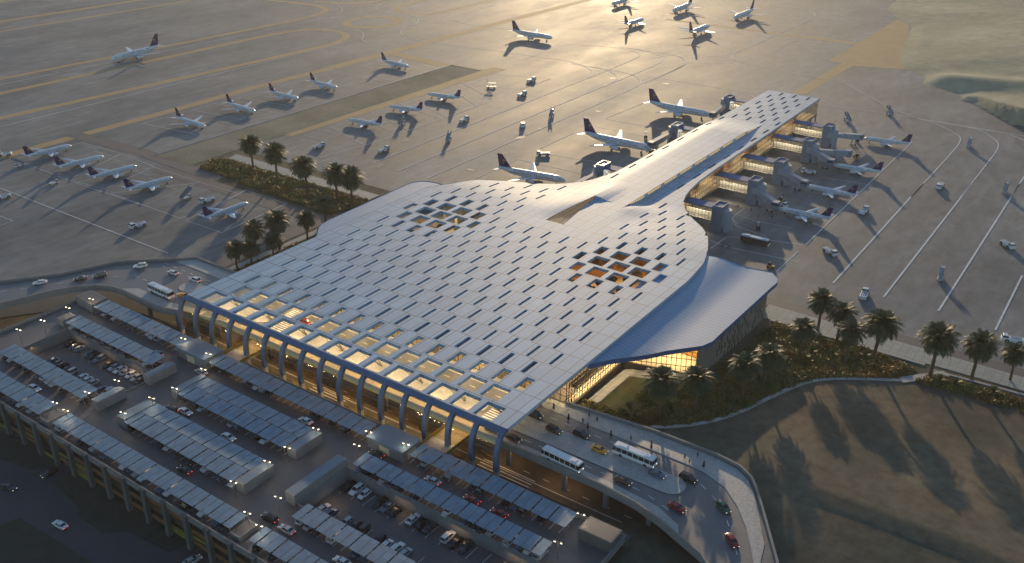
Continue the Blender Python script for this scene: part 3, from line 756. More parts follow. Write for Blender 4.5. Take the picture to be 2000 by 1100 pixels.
# ceiling over the rest of the hall so it stays dark through the slits
# side wings
ZW = 13.0
zwing = lambda x, y: ZW+2.1*S((-104.5-x)/14.0)
def Gw(px_, py_):
    z = ZW
    for _ in range(8): q = G(px_, py_, z); z = zwing(q[0], q[1])
    return q[:2]
wR = [np.array(Gw(*p)) for p in ((1147,713),(1200,702),(1300,686),(1372,676),(1392,667),(1412,648),(1505,563),(1518,552),(1520,545),(1508,532),(1380,498))]
polyR = [(-119.5, wR[0][1]-2)]+[tuple(p) for p in wR]+[(-130, 303), (-130, 215)]
def wing(poly, side, zf):
    draped_on(poly, 'wing_roof', 'seam', zf, term)
    f = MB(); ee = poly[1:-2] if side > 0 else poly
    P = []
    for a, b in zip(ee[:-1], ee[1:]):
        n = max(1, int(math.hypot(a[0]-b[0], a[1]-b[1])/2.5)); P += [(lerp(a[0],b[0],i/n), lerp(a[1],b[1],i/n)) for i in range(n)]
    P.append(ee[-1])
    for a, b in zip(P[:-1], P[1:]):
        d = np.array(b)-np.array(a); d = d/np.linalg.norm(d); nn = np.array([d[1], -d[0]])*0.05*side
        za, zb = zf(*a), zf(*b)
        f.quad((a[0]+nn[0],a[1]+nn[1],za+0.12),(b[0]+nn[0],b[1]+nn[1],zb+0.12),(b[0],b[1],zb-1.5),(a[0],a[1],za-1.5))
    f.build('wing_fascia', 'blueroof', term)
    draped_on(poly, 'wing_soffit', 'roof_edge', lambda x, y: zf(x, y)-0.6, term)
wing(polyR, 1, zwing)
polyL = [(-252.6,228.5),(-253.8,231),(-258.4,236.5),(-260.2,240),(-261,245.4),(-262,294),(-261.5,297.5),(-260,300.2),(-257,302),(-253.4,302.7),(-240,302),(-235,296),(-235,228.5)]
wing(polyL, -1, lambda x, y: ZW)
# wing walls: panelled, with scattered slit windows
ww = MB(); ws = MB()
wa = np.array([-96.0, 237.4]); wb = np.array([-94.6, 249]); wc = np.array([-94.6, 291.5]); wd = np.array([-98.5, 301]); we = np.array([-124, 301])
for a, b in ((wa,wb),(wb,wc),(wc,wd),(wd,we)): ww.quad((*a,0),(*b,0),(*b,12.5),(*a,12.5))
rr = random.Random(3)
for k in range(27):
    for q in range(3):
        if rr.random() < .4: continue
        y = 249.8+k*1.52+rr.uniform(-.2,.2); z = 1.2+q*3.6+(1.8 if k % 2 else 0)+rr.uniform(-.4,.4); h = 1.9+rr.random()*1.2
        ws.box(-94.64, -94.5, y, y+0.36, z, min(z+h, 12))
for k in range(6):
    t = (k+.5)/6; p = wa+(wb-wa)*t
for (y0_, y1_) in ((228.5, 296),): ww.quad((-259,236,0),(-259,296,0),(-259,296,12.4),(-259,236,12.4))
ww.quad((-252,231,0),(-259,238,0),(-259,238,12.4),(-252,231,12.4)); ww.quad((-259,296,0),(-250,301,0),(-250,301,12.4),(-259,296,12.4))
ww.box(-247.2, -246.6, 196, 232, 0, 14.6); ww.quad((-250,301,0),(-205,332,0),(-205,332,12),(-250,301,12)); ww.quad((-124,301,0),(-150,337,0),(-150,337,12.4),(-124,301,12.4))
split_build(ww, 'wing_wall', 'panel_wall', term); split_build(ws, 'slit_window', 'darkglass', term)
# pier: glazed upper floor over a dark recessed ground floor
XP, XQ = -160.8, -193.2
pg = MB(); pm = MB(); pf = MB(); pi = MB(); pd = MB()
facade((-157.9, 362), (-161.2, 538.0), 4.6, 12.7, 84, 3, pg, pm)
facade((-150.5, 341), (-155.6, 353), 4.6, 12.7, 12, 3, pg, pm); facade((-155.6, 353), (-157.9, 362), 4.6, 12.7, 6, 3, pg, pm)
facade((-161.2, 538.0), (-192.5, 538.0), 4.6, 12.7, 18, 3, pg, pm); facade((-192.8, 538.0), (-193.2, 366), 4.6, 12.7, 90, 3, pg, pm)
pf.prism([(-149, 335), (-155.2, 353), (-157.6, 362), (-160.9, 538.6), (-193.5, 538.6), (-193.7, 366), (-200, 335)], 3.9, 4.6)
pf.build('pier_floor', 'dark_concrete', term)
pi.box(-172.4, -172, 345, 538, 4.6, 12.8); pi.build('pier_core_wall', 'cream', term)
bx = MB()
for y in (372, 384, 412, 421, 447, 455, 480, 512): bx.box(-169, -165.5, y, y+4.5, 4.6, 8.6)
split_build(bx, 'pier_kiosk', 'orange_wall', term)
pb = MB(); pb.prism([(-151, 341), (-155.8, 353.4), (-158.2, 363), (-161.6, 537.6), (-192, 537.6), (-192, 341)], 4.6, 4.64); pb.build('pier_carpet', 'floor_int', term)
pd.box(-190, -166, 338, 538, 0, 3.9); pd.build('pier_ground_floor', 'darkbrown', term)
pc = MB()
for y in np.arange(370, 541, 8.5): pc.box(-162.4, -161.7, y, y+0.7, 0, 3.9)
split_build(pc, 'pier_column', 'concrete', term)
pg.build('pier_glass', 'glass', term); pm.build('pier_mullion', 'mullion', term)

# lamps of the building: under the front canopy, hall, pier, courtyards, plus an added fill row
for x in np.arange(-240, -120, 15): area((x, 176, 14.6), 9, 1.2, 1200, (1.0, 0.72, 0.37)); area((x, 190, 14.6), 9, 1.2, 1050, (1.0, 0.72, 0.37))
for x in np.arange(-240, -120, 15): area((x, 168.3, 14.2), 9, .6, 900, (1.0, 0.66, 0.28))  # added unseen row, brightens the outer paving behind the curved glass
for x in np.arange(-236, -122, 28): area((x, 200.5, 14.3), 12, 1.0, 900, (1.0, 0.80, 0.48))
for y in (205, 218, 231): area((-121.2, y, 14.2), 1.2, 9, 2300, (1.0, 0.80, 0.48))
area((-106, 242, 11.2), 14, 2.2, 2300, (1.0, 0.80, 0.48))
for y in np.arange(352, 540, 22): area((-166.5, y, 11.5), 2.5, 14, 1000, (1.0, 0.82, 0.55))
for cx, cyy, c, e in ((-222.5, 269.5, (1.0, 0.85, 0.62), 700), (-141.5, 268.5, (1.0, 0.62, 0.25), 900)):
    for dx in (-9, 0, 9): area((cx+dx, cyy-4.3*(1 if dx else -1), 14.2), 1.2, 1.2, e*0.5, c)
# under the upper road
for x in np.arange(-236, -84, 19): area((x, 171.5, 6.0), 10, 1.0, 260, (1.0, 0.58, 0.26))

# courtyard trees
def leaf_blob(m, c, r, n, s, flat=0.7):
    for _ in range(n):
        d = rng.normal(size=3); d /= np.linalg.norm(d); rad = r*(0.45+0.55*rng.random()**0.5)
        p = np.array(c)+d*rad*np.array([1,1,flat]); a = rng.normal(size=3); a /= np.linalg.norm(a); b = np.cross(a, d+0.01); b /= np.linalg.norm(b)+1e-6
        k = s*(0.6+0.8*rng.random())
        m.quad(p-a*k-b*k*.5, p+a*k-b*k*.5, p+a*k+b*k*.5, p-a*k+b*k*.5)
tr = empty('courtyard_tree', (0, 0, 0), 'x', 'tree', 'trees in the roof courtyards')
t = MB(); t.tube([(0,0,0),(0.1,0,1.5),(0,0.1,3)], [0.2,0.16,0.1], 6); t.build('trunk', 'trunk', tr)
t = MB()
for k in range(5): leaf_blob(t, (rng.normal()*.8, rng.normal()*.8, 3.6+rng.normal()*.5), 1.3, 90, 0.28)
t.build('crown', 'treeleaf', tr)
for i, (x, y, w) in enumerate(((-222,268,'left'),(-218.5,263.5,'left'),(-216,272,'left'),(-213,266,'left'),(-143,266,'right'),(-137,270,'right'),(-136,263,'right'),(-146,263,'right'),(-131.5,266,'right'))):
    place(tr, (x, y, 7.6), i*1.3, f'leafy tree in the {w} roof courtyard, {ORD[i if i < 4 else i-4]} from its left side', s=1.0+0.12*(i % 3))
# ------------------------------------------------------------------ upper road (elevated), lower road
ZD = 7.5
far_e = [(-352,98),(-338,118),(-323.8,142.2),(-311.8,158.6),(-306.4,171.7),(-304.5,177),(-283.4,196.7),(-250,196.7),(-117.3,195.4),(-89.7,197.9),(-71.4,197.9),(-64.5,196.8),(-60.2,194),(-57.5,190.5),(-53,183.5),(-49.3,177.6),(-43.9,168.9),(-36,155),(-26,132)]
near_e = [(-334,88),(-318,115),(-307.1,132.9),(-301.9,148.6),(-298.5,155),(-293.1,160.9),(-288,163.2),(-282.3,163.9),(-262.1,163.2),(-246,167.5),(-236,169.4),(-120.4,169.4),(-91.1,169.3),(-80,168.2),(-71.8,165.9),(-58.9,160.8),(-52,155),(-44,144),(-36,130)]
dm = MB(); dm.prism(far_e+near_e[::-1], ZD-1.1, ZD)
dm.build('upper_road', 'asphalt', kind='structure')
def wall(pts, name, label, w=0.45, z0=ZD-1.4, h=2.4, m_='concrete'):
    b = MB(); b.ribbon(pts, w, z0, h); return tag(b.build(name, m_), label, 'parapet')
wall(near_e, 'road_parapet', 'long grey concrete parapet along the car park side of the upper road')
i0 = far_e.index((-250,196.7)); i1 = far_e.index((-117.3,195.4))
wall(far_e[:i0+1], 'road_parapet', 'grey parapet along the apron side of the left ramp and plaza')
wall(far_e[i1:], 'road_parapet', 'grey parapet between the pale forecourt and the garden, bending round to the lower right', 0.6)
pv = MB(); zP = ZD+0.14
def pave(poly): pv.prism(poly, ZD, zP)
pave([(-245,190.3),(-84,190.3),(-72,190.0),(-64.5,187.2),(-58.8,182),(-54.2,176.2),(-50.2,169.8),(-47.0,164.0),(-46.6,165.5),(-48.4,173.0),(-50.3,176.2),(-53.8,182.9),(-58,189.7),(-60.8,193.3),(-65,196),(-71.6,197.2),(-89.7,197.3),(-117,195.2),(-245,195.4)])
R_ = 3.9
def median(x0, x1, y0, y1):
    r = (y1-y0)/2; yc = (y0+y1)/2
    p = [(x0+r-r*math.cos(a), yc+r*math.sin(a)) for a in np.linspace(-math.pi/2, math.pi/2, 9)]
    q = [(x1-r+r*math.sin(a), yc+r*math.cos(a)) for a in np.linspace(0, math.pi, 9)]
    pave(p[0:]+q); return p+q
meds = [median(-126, -72.4, 176.3, 183.8), median(-214, -134.5, 176.3, 183.8), median(-270, -224, 176.3, 183.8)]
pave([(-236,169.7),(-91,169.7),(-80,168.7),(-72,166.4),(-66,164.2),(-68,167.2),(-75,170.4),(-90,171.9),(-236,171.9)])
pave([(-262,164.2),(-246,168),(-246,171.5),(-262,168.5),(-280,168.5),(-285,164.5)])
pave([(-283,196),(-250,196.3),(-250,190.5),(-288.5,190.5)])
pv.build('forecourt_paving', 'paving', kind='structure')
kb = MB()
for q in meds: kb.ribbon(q+[q[0]], 0.22, zP, 0.03)
kb.ribbon([(-245,190.2),(-84,190.2),(-72,189.9),(-64.5,187.1),(-58.8,181.9),(-54.2,176.1),(-50.2,169.7),(-47.0,163.9)], 0.22, zP-.1, 0.06)
kb.ribbon([(-236,172),(-90,172),(-75,170.5),(-68,167.3),(-66,164.0),(-60,161.6)], 0.22, zP-.1, 0.06)
kb.build('kerb_line', 'kerb', kind='structure')
mk = MB(); zM = ZD+0.02
def dash(path, n0, l=2.2, gap=2.6, w=0.22, z=zM):
    P = [np.array(p, float) for p in path]; seg = []; s = n0; acc = 0
    for a, b in zip(P[:-1], P[1:]):
        Ls = np.linalg.norm(b-a); d = (b-a)/Ls; t = s
        while t < Ls: mk.ribbon([a+d*t, a+d*min(t+l, Ls)], w, z); t += l+gap
        s = max(0, t-Ls)
dash([(-290,187.2),(-84,187.2)], 0); dash([(-290,185.2),(-215,185.2)], 1)
dash([(-290,174.2),(-92,174.2),(-80,173.4),(-70,170.5)], 0); dash([(-84,187.2),(-72,186),(-62,180),(-54,169),(-46,156),(-36,138)], 0)
dash([(-325,129),(-310,148),(-300,166),(-292,172)], 0, 2.2, 4)
mk.ribbon(smooth_path([(-46.9,163.4),(-43,156),(-38,147),(-30,132)], 1), 0.18, zM); mk.ribbon(smooth_path([(-60,162),(-52,157),(-43,146),(-35,132)], 1), 0.18, zM)
for xa in (-222, -129.5, -280 if False else -221.9):
    pass
for x0_ in (-223.4, -133.8):
    for k in range(9): y = 172.6+k*1.15; mk.quad((x0_,y,zM),(x0_+8.2,y,zM),(x0_+8.2,y+.55,zM),(x0_,y+.55,zM)) if k < 3 else None
    for k in range(6): y = 184.3+k*1.0; mk.quad((x0_,y,zM),(x0_+8.2,y,zM),(x0_+8.2,y+.5,zM),(x0_,y+.5,zM))
    for k in range(7): y = 176.4+k*1.08; mk.quad((x0_+.5,y,zM),(x0_+7.8,y,zM),(x0_+7.8,y+.5,zM),(x0_+.5,y+.5,zM))
mk.build('upper_road_markings', 'white_paint', kind='structure')
# lower road
lr = MB(); zl = 0.06
lr.ribbon(smooth_path([(-66,176),(-85,175.5),(-262,175.5),(-283,173),(-297,166.5),(-309,155),(-322,137),(-336,112)], 2), 16.5, zl)
lr.ribbon(smooth_path([(-296,163),(-300,157),(-306,152),(-315,140),(-330,116)], 1), 9, zl+0.02)
lr.build('lower_road', 'lowroad', kind='structure')
mk = MB()
dash([(-82,171),(-262,171)], 0, 2.0, 4.2, 0.2, zl+0.03); mk.ribbon([(-80,168.2),(-262,168.2)], 0.18, zl+0.03)
for y in (165.9, 167.2, 168.9): mk.ribbon([(-192,y),(-178,y)], 0.3, zl+0.035); mk.ribbon([(-127,y),(-110,y)], 0.3, zl+0.035)
mk.build('lower_road_markings', 'white_paint', kind='structure')
vg = MB(); vg.prism([(-262,160.6),(-80,160.6),(-80,165.3),(-262,165.3)], 0, 0.35)
vg.build('verge', 'soil', kind='structure')
vp = MB()
for i in range(3, 15, 3): vp.prism([(AX[i]+.8,160.5),(AX[i+1]-.8,160.5),(AX[i+1]-.8,164.9),(AX[i]+.8,164.9)], 0.3, 0.9)
tag(vp.build('verge_planting', 'olivepanel'), 'yellow green ground cover strips between the rib bases beside the lower road', 'planting', kind='stuff')
# pillars under the upper road
pl = MB(); pl.tbox(-0.7, 0.7, -0.5, 0.5, 0, ZD-1.1, 0.05, 0.05); p0 = tag(bevel(pl.build('road_pillar', 'concrete'), 0.06), None, 'pillar')
for i, x in enumerate((-102, -89.5, -77, -120, -140, -165, -190, -215, -240, -256, -272)):
    place(p0, (x, 170.9 if x > -245 else 166.5, 0), 0, 'plain grey concrete pillar on the lower road under the edge of the upper road', 'pillars under the upper road')
# footbridges from the gate buildings over the lower road
for x, nm in ((-217, 'left'), (-135.5, 'right')):
    fbm = empty('footbridge', (x, 163, 0), f'pale paved footbridge from the {nm} gate building through the ribs to the upper road', 'footbridge')
    b = MB(); b.box(x-4.2, x+4.2, 157.2, 170.2, 5.6, 6.1); b.build('bridge_deck', 'paving', fbm)
    for s in (-1, 1):
        b = MB(); b.box(x+s*4.2-.15, x+s*4.2+.15, 157.2, 169, 6.1, 7.1); b.build('bridge_parapet', 'olivepanel', fbm)

# ------------------------------------------------------------------ car park
ZK, ZC = 5.0, 1.7
gar = empty('parking_garage', (-185, 130, 0), 'big flat concrete car park with two sunken courts and brown bays along its wall', 'car park')
X0, X1, Y0, Y1 = -293.0, -77.2, 102.6, 158.6
CA = (-277.0, -229.0, 121.6, 139.2); CB = (-149.5, -77.2, 121.6, 139.2)
d = MB()
for b in ((X0,X1,Y0,CA[2]),(X0,X1,CA[3],Y1),(X0,CA[0],CA[2],CA[3]),(CA[1],CB[0],CA[2],CA[3])): d.box(b[0],b[1],b[2],b[3],ZK-0.5,ZK)
d.build('roof_deck', 'deckconc', gar)
d = MB()
for c in (CA, CB):
    d.box(c[0]-.01, c[1]+(8 if c is CA else -.02), c[2]-12, c[3]+.01, ZC-0.4, ZC)
split_build(d, 'court_floor', 'deckconc', gar)
d = MB()
for c in (CA, CB):
    d.box(c[0], c[1], c[3]-.02, c[3]+.25, ZC, ZK+0.75); d.box(c[0]-.25, c[0]+.02, c[2], c[3]+.25, ZC, ZK+0.75)
    d.box(c[0]-.25, c[1], c[2]-.25, c[2], ZK-0.9, ZK+0.75)
d.box(CA[1], CA[1]+.25, CA[2]+6, CA[3], ZC, ZK+0.4)
d.add([(CA[0],124.5,ZC),(CA[0],139,ZC),(CA[0],139,ZK),(CA[0]-6,124.5,ZC),(CA[0]-6,139,ZC),(CA[0]-6,139,ZK)], [(0,1,2),(3,5,4),(0,2,5,3)])
split_build(d, 'court_wall', 'concrete', gar)
# bay lines
d = MB()
def bays(x0, x1, y0, y1, z, step=2.6):
    for x in np.arange(x0, x1, step): d.quad((x-.07,y0,z),(x+.07,y0,z),(x+.07,y1,z),(x-.07,y1,z))
for (a, b) in ((-280,-233), (-218,-154), (-138,-89)): bays(a, b, 150.7, 156.5, ZK+.012)
bays(-278, -232, 139.6, 144.6, ZK+.012); bays(-147, -88, 139.6, 144.6, ZK+.012); bays(-278, -232, 116, 121.2, ZK+.012); bays(-145, -80, 116, 121.2, ZK+.012)
for (a, b) in ((-212,-166),): bays(a, b, 116, 127, ZK+.012); bays(a, b, 133.7, 144.5, ZK+.012)
for (a, b) in ((-266,-234), (-228,-153), (-147,-85)): bays(a, b, 104.4, 109.8, ZK+.012)
for c in (CA, CB): bays(c[0]+2, c[1]-1, 133.6, 138.6, ZC+.012, 2.75*3 if c is CA else 2.75*1.5); bays(c[0]+2, c[1]-1, 123.5, 128.5, ZC+.012, 2.75*2)
for y in (139.5, 121.4): d.quad((-278,y-.1,ZK+.014),(-232,y-.1,ZK+.014),(-232,y+.1,ZK+.014),(-278,y+.1,ZK+.014)); d.quad((-147,y-.1,ZK+.014),(-80,y-.1,ZK+.014),(-80,y+.1,ZK+.014),(-147,y+.1,ZK+.014))
d.build('bay_lines', 'white_paint', gar)
# parapet and outer walls
d = MB()
for a, b in (((X0,Y0),(X1,Y0)), ((X0,Y1),(X0,Y0)), ((X1,Y1),(X0,Y1)), ((X1,CB[3]),(X1,Y1)), ((X1,Y0),(X1,CB[2]))): d.ribbon([a, b], 0.35, ZK-0.9, 1.9)
d.build('parapet', 'concrete', gar)
rr = random.Random(5)
sp = MB(); ol = MB(); vo = MB(); nb = 26; bw_ = (X1-X0)/nb
vo.box(X0+.6, X1-.6, Y0+1.2, Y0+1.5, -5.5, ZK-.9); vo.box(X0+.6, X0+.9, Y0, Y1, -5.5, ZK-.9); vo.box(X1-.9, X1-.6, Y0+1.2, Y1, -5.5, ZK-.9); vo.box(X0+.6, X1-.6, Y1-1.5, Y1-1.2, -1, ZK-.9)
vo.box(X0+.7, X1-.7, Y0+.2, Y0+1.2, 1.5, 1.75); vo.box(X0+.7, X1-.7, Y0+.2, Y0+1.2, -1.9, -1.65)
for i in range(nb):
    a, b = X0+i*bw_+.8, X0+(i+1)*bw_-.8
    k = rr.random()
    sp.box(a, b, Y0+.15, Y0+.4, 0.4 if k < .5 else 2.2, 1.6 if k < .5 else 4.1)
    if k < .75: sp.box(a, b, Y0+.18, Y0+.4, -3.2, -1.9)
    if rr.random() < .5: ol.box(a, b, Y0+.2, Y0+.38, -1.3 if rr.random() < .4 else -4.9, -3.6 if rr.random() < .6 else -0.4)
    sp.box(a, b, Y1-.4, Y1-.15, 0.3, 1.9)
split_build(ol, 'olive_panel', 'olivepanel', gar); split_build(sp, 'brown_panel', 'brownpanel', gar); vo.build('recessed_wall', 'darkbrown', gar)
bt = MB(); bt.box(-0.65, 0.65, -0.9, 0.3, -10.5, 0.55); bt.box(-0.85, 0.85, -1.1, 0.4, 0.55, 0.95)
bb = bt.build('buttress', 'dark_concrete'); bb.parent = gar; first = True
for i in range(nb+1):
    o = bb if first else copy_tree(bb, gar); first = False
    o.location = (X0+i*bw_+185, Y0-130, ZK)
for i in range(0, nb+1):
    x = X0+i*bw_
    o = copy_tree(bb, gar); o.location = (x+185, Y1-130+.2, ZK-.3); o.rotation_euler = (0, 0, math.pi); o.scale = (1, 1, .48)
# stair and ramp blocks on the deck
def block(poly, z0, z1, roof='deckconc', wallm='concrete', slope=None, lip=0.35, name='stair_block'):
    b = MB(); zt = (lambda x, y: z1+(slope*(y-poly[0][1]) if slope else 0))
    b.prism(poly, z0, zt); o = b.build(name, wallm, gar)
    c = np.mean(np.array(poly), 0); ins = [tuple(np.array(p)+(c-np.array(p))/np.linalg.norm(c-np.array(p))*0.45) for p in poly]
    q = MB(); q.sheet(ins, lambda x, y: zt(x, y)+0.02); q.build('block_roof', roof, o)
    return o
block([(-291.3,151.5),(-291.3,157.3),(-281.5,157),(-281.2,150.9)], ZK, 8.2, 'deckconc')
block([(-283.2,139.2),(-283.2,143.9),(-279.6,143.9),(-279.6,139.2)], ZK, 7.6)
block([(-234.8,104.2),(-234.8,110),(-230.9,110),(-230.9,104.2)], ZK, 6.6)
block([(-154,104.2),(-154,110),(-150.8,110),(-150.8,104.2)], ZK, 6.4)
block([(-86.4,151.9),(-86.4,157.4),(-77.4,157.4),(-77.4,151.9)], ZK, 8.2, 'deckconc', 'dark_concrete')
def rampbox(x0, x1, y0, y1, z1, roof, rnd=1):
    # hooded block with one rounded shoulder
    a = [(x0,y0),(x0,y1-1.5),(x0+.5*rnd,y1-.4),(x0+1.2*rnd,y1),(x1,y1),(x1,y0)]
    return block(a, ZK, z1, roof)
rampbox(-229.2, -226.2, 117, 126, 8.1, 'gate_roof'); rampbox(-228.9, -226, 133.9, 143.6, 8.0, 'gate_roof')
rampbox(-216.2, -212.6, 116.4, 126.8, 8.0, 'gate_roof'); rampbox(-215, -212.4, 133.6, 144.4, 8.0, 'gate_roof')
rampbox(-166.6, -163.4, 116.6, 126.6, 8.1, 'gate_roof'); rampbox(-166.6, -163.4, 134.2, 143.8, 8.1, 'gate_roof')
block([(-153,120.8),(-153,139.4),(-149.7,139.4),(-149.7,120.8)], ZK, 8.3, 'gate_roof', name='ramp_housing')
for x0_, x1_, nm in ((-233, -220, 'left'), (-152, -139.4, 'right')):
    gb = empty('gate_building', (x0_, 150, ZK), f'low gate building with dark roof at the {nm} footbridge', 'gate house')
    b = MB(); b.box(x0_, x1_, 149.6, 150, ZK, 8.2); b.box(x0_, x0_+.4, 150, 156.6, ZK, 8.2); b.box(x1_-.4, x1_, 150, 156.6, ZK, 8.2); b.box(x0_+.4, x1_-.4, 156.2, 156.6, ZK, 8.2); b.build('wall', 'concrete', gb)
    b = MB(); b.prism([(x0_-.3,149.2),(x0_-.3,155.5),(x0_+1,157),(x1_+.3,157),(x1_+.3,149.2)], 8.2, 8.7); bevel(b.build('roof', 'gate_roof', gb), .12)
    b = MB(); b.box(x0_+4.2, x0_+7.8, 149.56, 149.6, ZK, 7.4); b.build('door', 'cream', gb)
    b = MB(); b.box(x1_, x1_+.04, 151.5, 155, ZK, 7.4); b.build('door', 'cream', gb)

# solar canopies: (x0, x1, y0, y1, label)
can = [(-280.4,-234.3,150.9,156.8,'back left','behind the gate building at the far left of the deck'),
       (-278.2,-231.9,139.1,144.5,'left inner','along the back edge of the left sunken court'),
       (-277.5,-232.2,115.9,121.5,'left front inner','in front of the left sunken court'),
       (-300,-234.7,104.3,110,'left outer','along the outer wall at the left'),
       (-228.2,-153.9,104.2,109.6,'middle outer','along the outer wall in the middle, the longest of the front row'),
       (-212.6,-167,116.0,127.2,'middle front double','double depth, the nearer of the two in the middle of the deck'),
       (-212.4,-167.2,133.6,144.5,'middle back double','double depth, the farther of the two in the middle of the deck'),
       (-219,-153.8,150.2,156.0,'back middle','below the ribs between the two gate buildings'),
       (-138.2,-89,150.9,156.7,'back right','below the ribs from the right gate building to the grey stair block'),
       (-147.8,-88.8,139.4,144.7,'right inner','along the back edge of the right sunken court'),
       (-145.3,-86,115.8,121.2,'right front inner','in front of the right sunken court'),
       (-147.4,-84,104.2,109.5,'right outer','along the outer wall at the lower right')]
post = MB(); post.box(-.11, .11, -.11, .11, 0, 2.45); 
for ci, (a, b, c, d_, nm, where) in enumerate(can):
    root = empty('solar_canopy', ((a+b)/2, (c+d_)/2, ZK), f'panel canopy {where}', 'canopy', 'panel canopies on the car park deck')
    dbl = d_-c > 8; n = int(round((b-a)/2.65)); step = (b-a)/n
    p = MB(); fr = MB(); mid = (c+d_)/2
    halves = [(c, mid-.08, 0), (mid+.08, d_, 1)] if dbl else [(c, d_, 0)]
    for (ya, yb, hh) in halves:
        for i in range(n):
            gap = 0.46 if i % 2 == (hh) else 0.10
            xa, xb = a+i*step, a+(i+1)*step-gap
            h0 = 2.55+0.04*((i*7) % 3)*.3; 
            za = ZK+h0; zb = ZK+h0+0.28
            if dbl and hh: za, zb = zb, za
            q = [(xa,ya),(xb,ya),(xb,yb),(xa,yb)]; zq = [za, za, zb, zb]
            p.add([(*u, z-.09) for u, z in zip(q, zq)]+[(*u, z) for u, z in zip(q, zq)], [(0,3,2,1),(4,5,6,7),(0,1,5,4),(1,2,6,5),(2,3,7,6),(3,0,4,7)])
    p.build('panel_roof', 'solar', root)
    ys_ = [c+.9, d_-.9] if not dbl else [c+.9, mid, d_-.9]
    for y in ys_: fr.box(a, b, y-.08, y+.08, ZK+2.28, ZK+2.46)
    fr.build('frame', 'steel', root)
    xs_ = np.linspace(a+1.2, b-1.2, max(4, int((b-a)/7.9)))
    pp = None
    for y in ys_:
        for x in xs_:
            if pp is None: pp = post.build('post', 'steel'); pp.parent = root; o = pp
            else: o = pp.copy(); COL.objects.link(o)
            o.parent = root; o.location = (x-(a+b)/2, y-(c+d_)/2, 0)
    area(((a+b)/2, mid, ZK+2.2), (b-a)*.9, .3, 60*(b-a)/45*(1.6 if dbl else 1), (1.0, 0.62, 0.32))

# lamp posts of the deck
lpx = [(36,643,'by the left edge wall, nearest the lower corner'),(83,625,'by the left edge wall, second from the lower corner'),(132,600,'by the small stair block at the head of the left inner canopy'),(178,583,'by the stair block at the far left corner'),
       (228,742,'between the left court and the cross lane'),(107,785,'at the right end of the left outer canopy'),(170,765,'at the right end of the left front inner canopy'),(128,800,'at the left end of the long middle outer canopy'),
       (240,805,'at the left end of the nearer double canopy'),(296,776,'at the rounded block of the nearer double canopy'),(341,757,'at the left end of the farther double canopy'),(397,720,'at the rounded block of the farther double canopy'),
       (358,660,'at the left gate building, behind it'),(407,690,'at the left gate building, on its right corner'),(617,836,'at the right end of the farther double canopy'),(561,873,'in front of the block ending the farther double canopy'),
       (522,900,'at the back corner of the block ending the nearer double canopy'),(456,940,'in front of the block ending the nearer double canopy'),(543,970,'by the long ramp housing, on its front side'),(697,868,'by the long ramp housing, at its back end'),
       (483,1000,'at the right end of the long middle outer canopy'),(506,1025,'at the left end of the right outer canopy'),(720,842,'at the left corner of the right gate building'),(793,866,'at the right corner of the right gate building'),
       (1135,1003,'beside the grey stair block at the right end of the deck'),(1090,1058,'at the right end of the right inner canopy')]
lp = empty('lamp_post', (0, 0, 0), 'x', 'lamp', 'twin lamps on the car park deck')
b = MB(); b.tube([(0,0,0),(0,0,5.2)], [.09,.06], 6); b.build('pole', 'dark_concrete', lp)
b = MB(); b.tube([(-.8,0,5.15),(.8,0,5.15)], .04, 5); b.build('arm', 'dark_concrete', lp)
for s in (-1, 1):
    b = MB(); b.tbox(s*.8-.28, s*.8+.28, -.16, .16, 5.12, 5.3, .08, .05); h = b.build('lamp_head', 'steel', lp)
    b = MB(); b.tbox(s*.8-.2, s*.8+.2, -.15, .15, 4.98, 5.12, .02, .02); b.build('lamp_lens', 'lamp_glow', h)
for x, y, w in lpx:
    p = G(x, y, ZK+5.2)
    place(lp, (p[0], p[1], ZK), 0.2, f'twin lamp post {w}')
    for s in (-1, 1):
        l = bpy.data.lights.new('deck_lamp', 'POINT'); l.energy = 70; l.color = (1.0, .80, .56); l.shadow_soft_size = .15
        o = bpy.data.objects.new('deck_lamp', l); COL.objects.link(o); o.location = (p[0]+s*.8, p[1], ZK+4.85)
# lamps inside the sunken courts
for x, y in ((-270,137.5),(-255,137.5),(-240,137.5),(-276,126)): area((x, y, ZC+2.9), 6, .5, 45, (1.0, .66, .34))
for x, y in ((-145,130),(-130,137.8),(-112,137.8),(-95,137.8)): area((x, y, ZC+2.9), 5, .5, 40, (1.0, .66, .34))

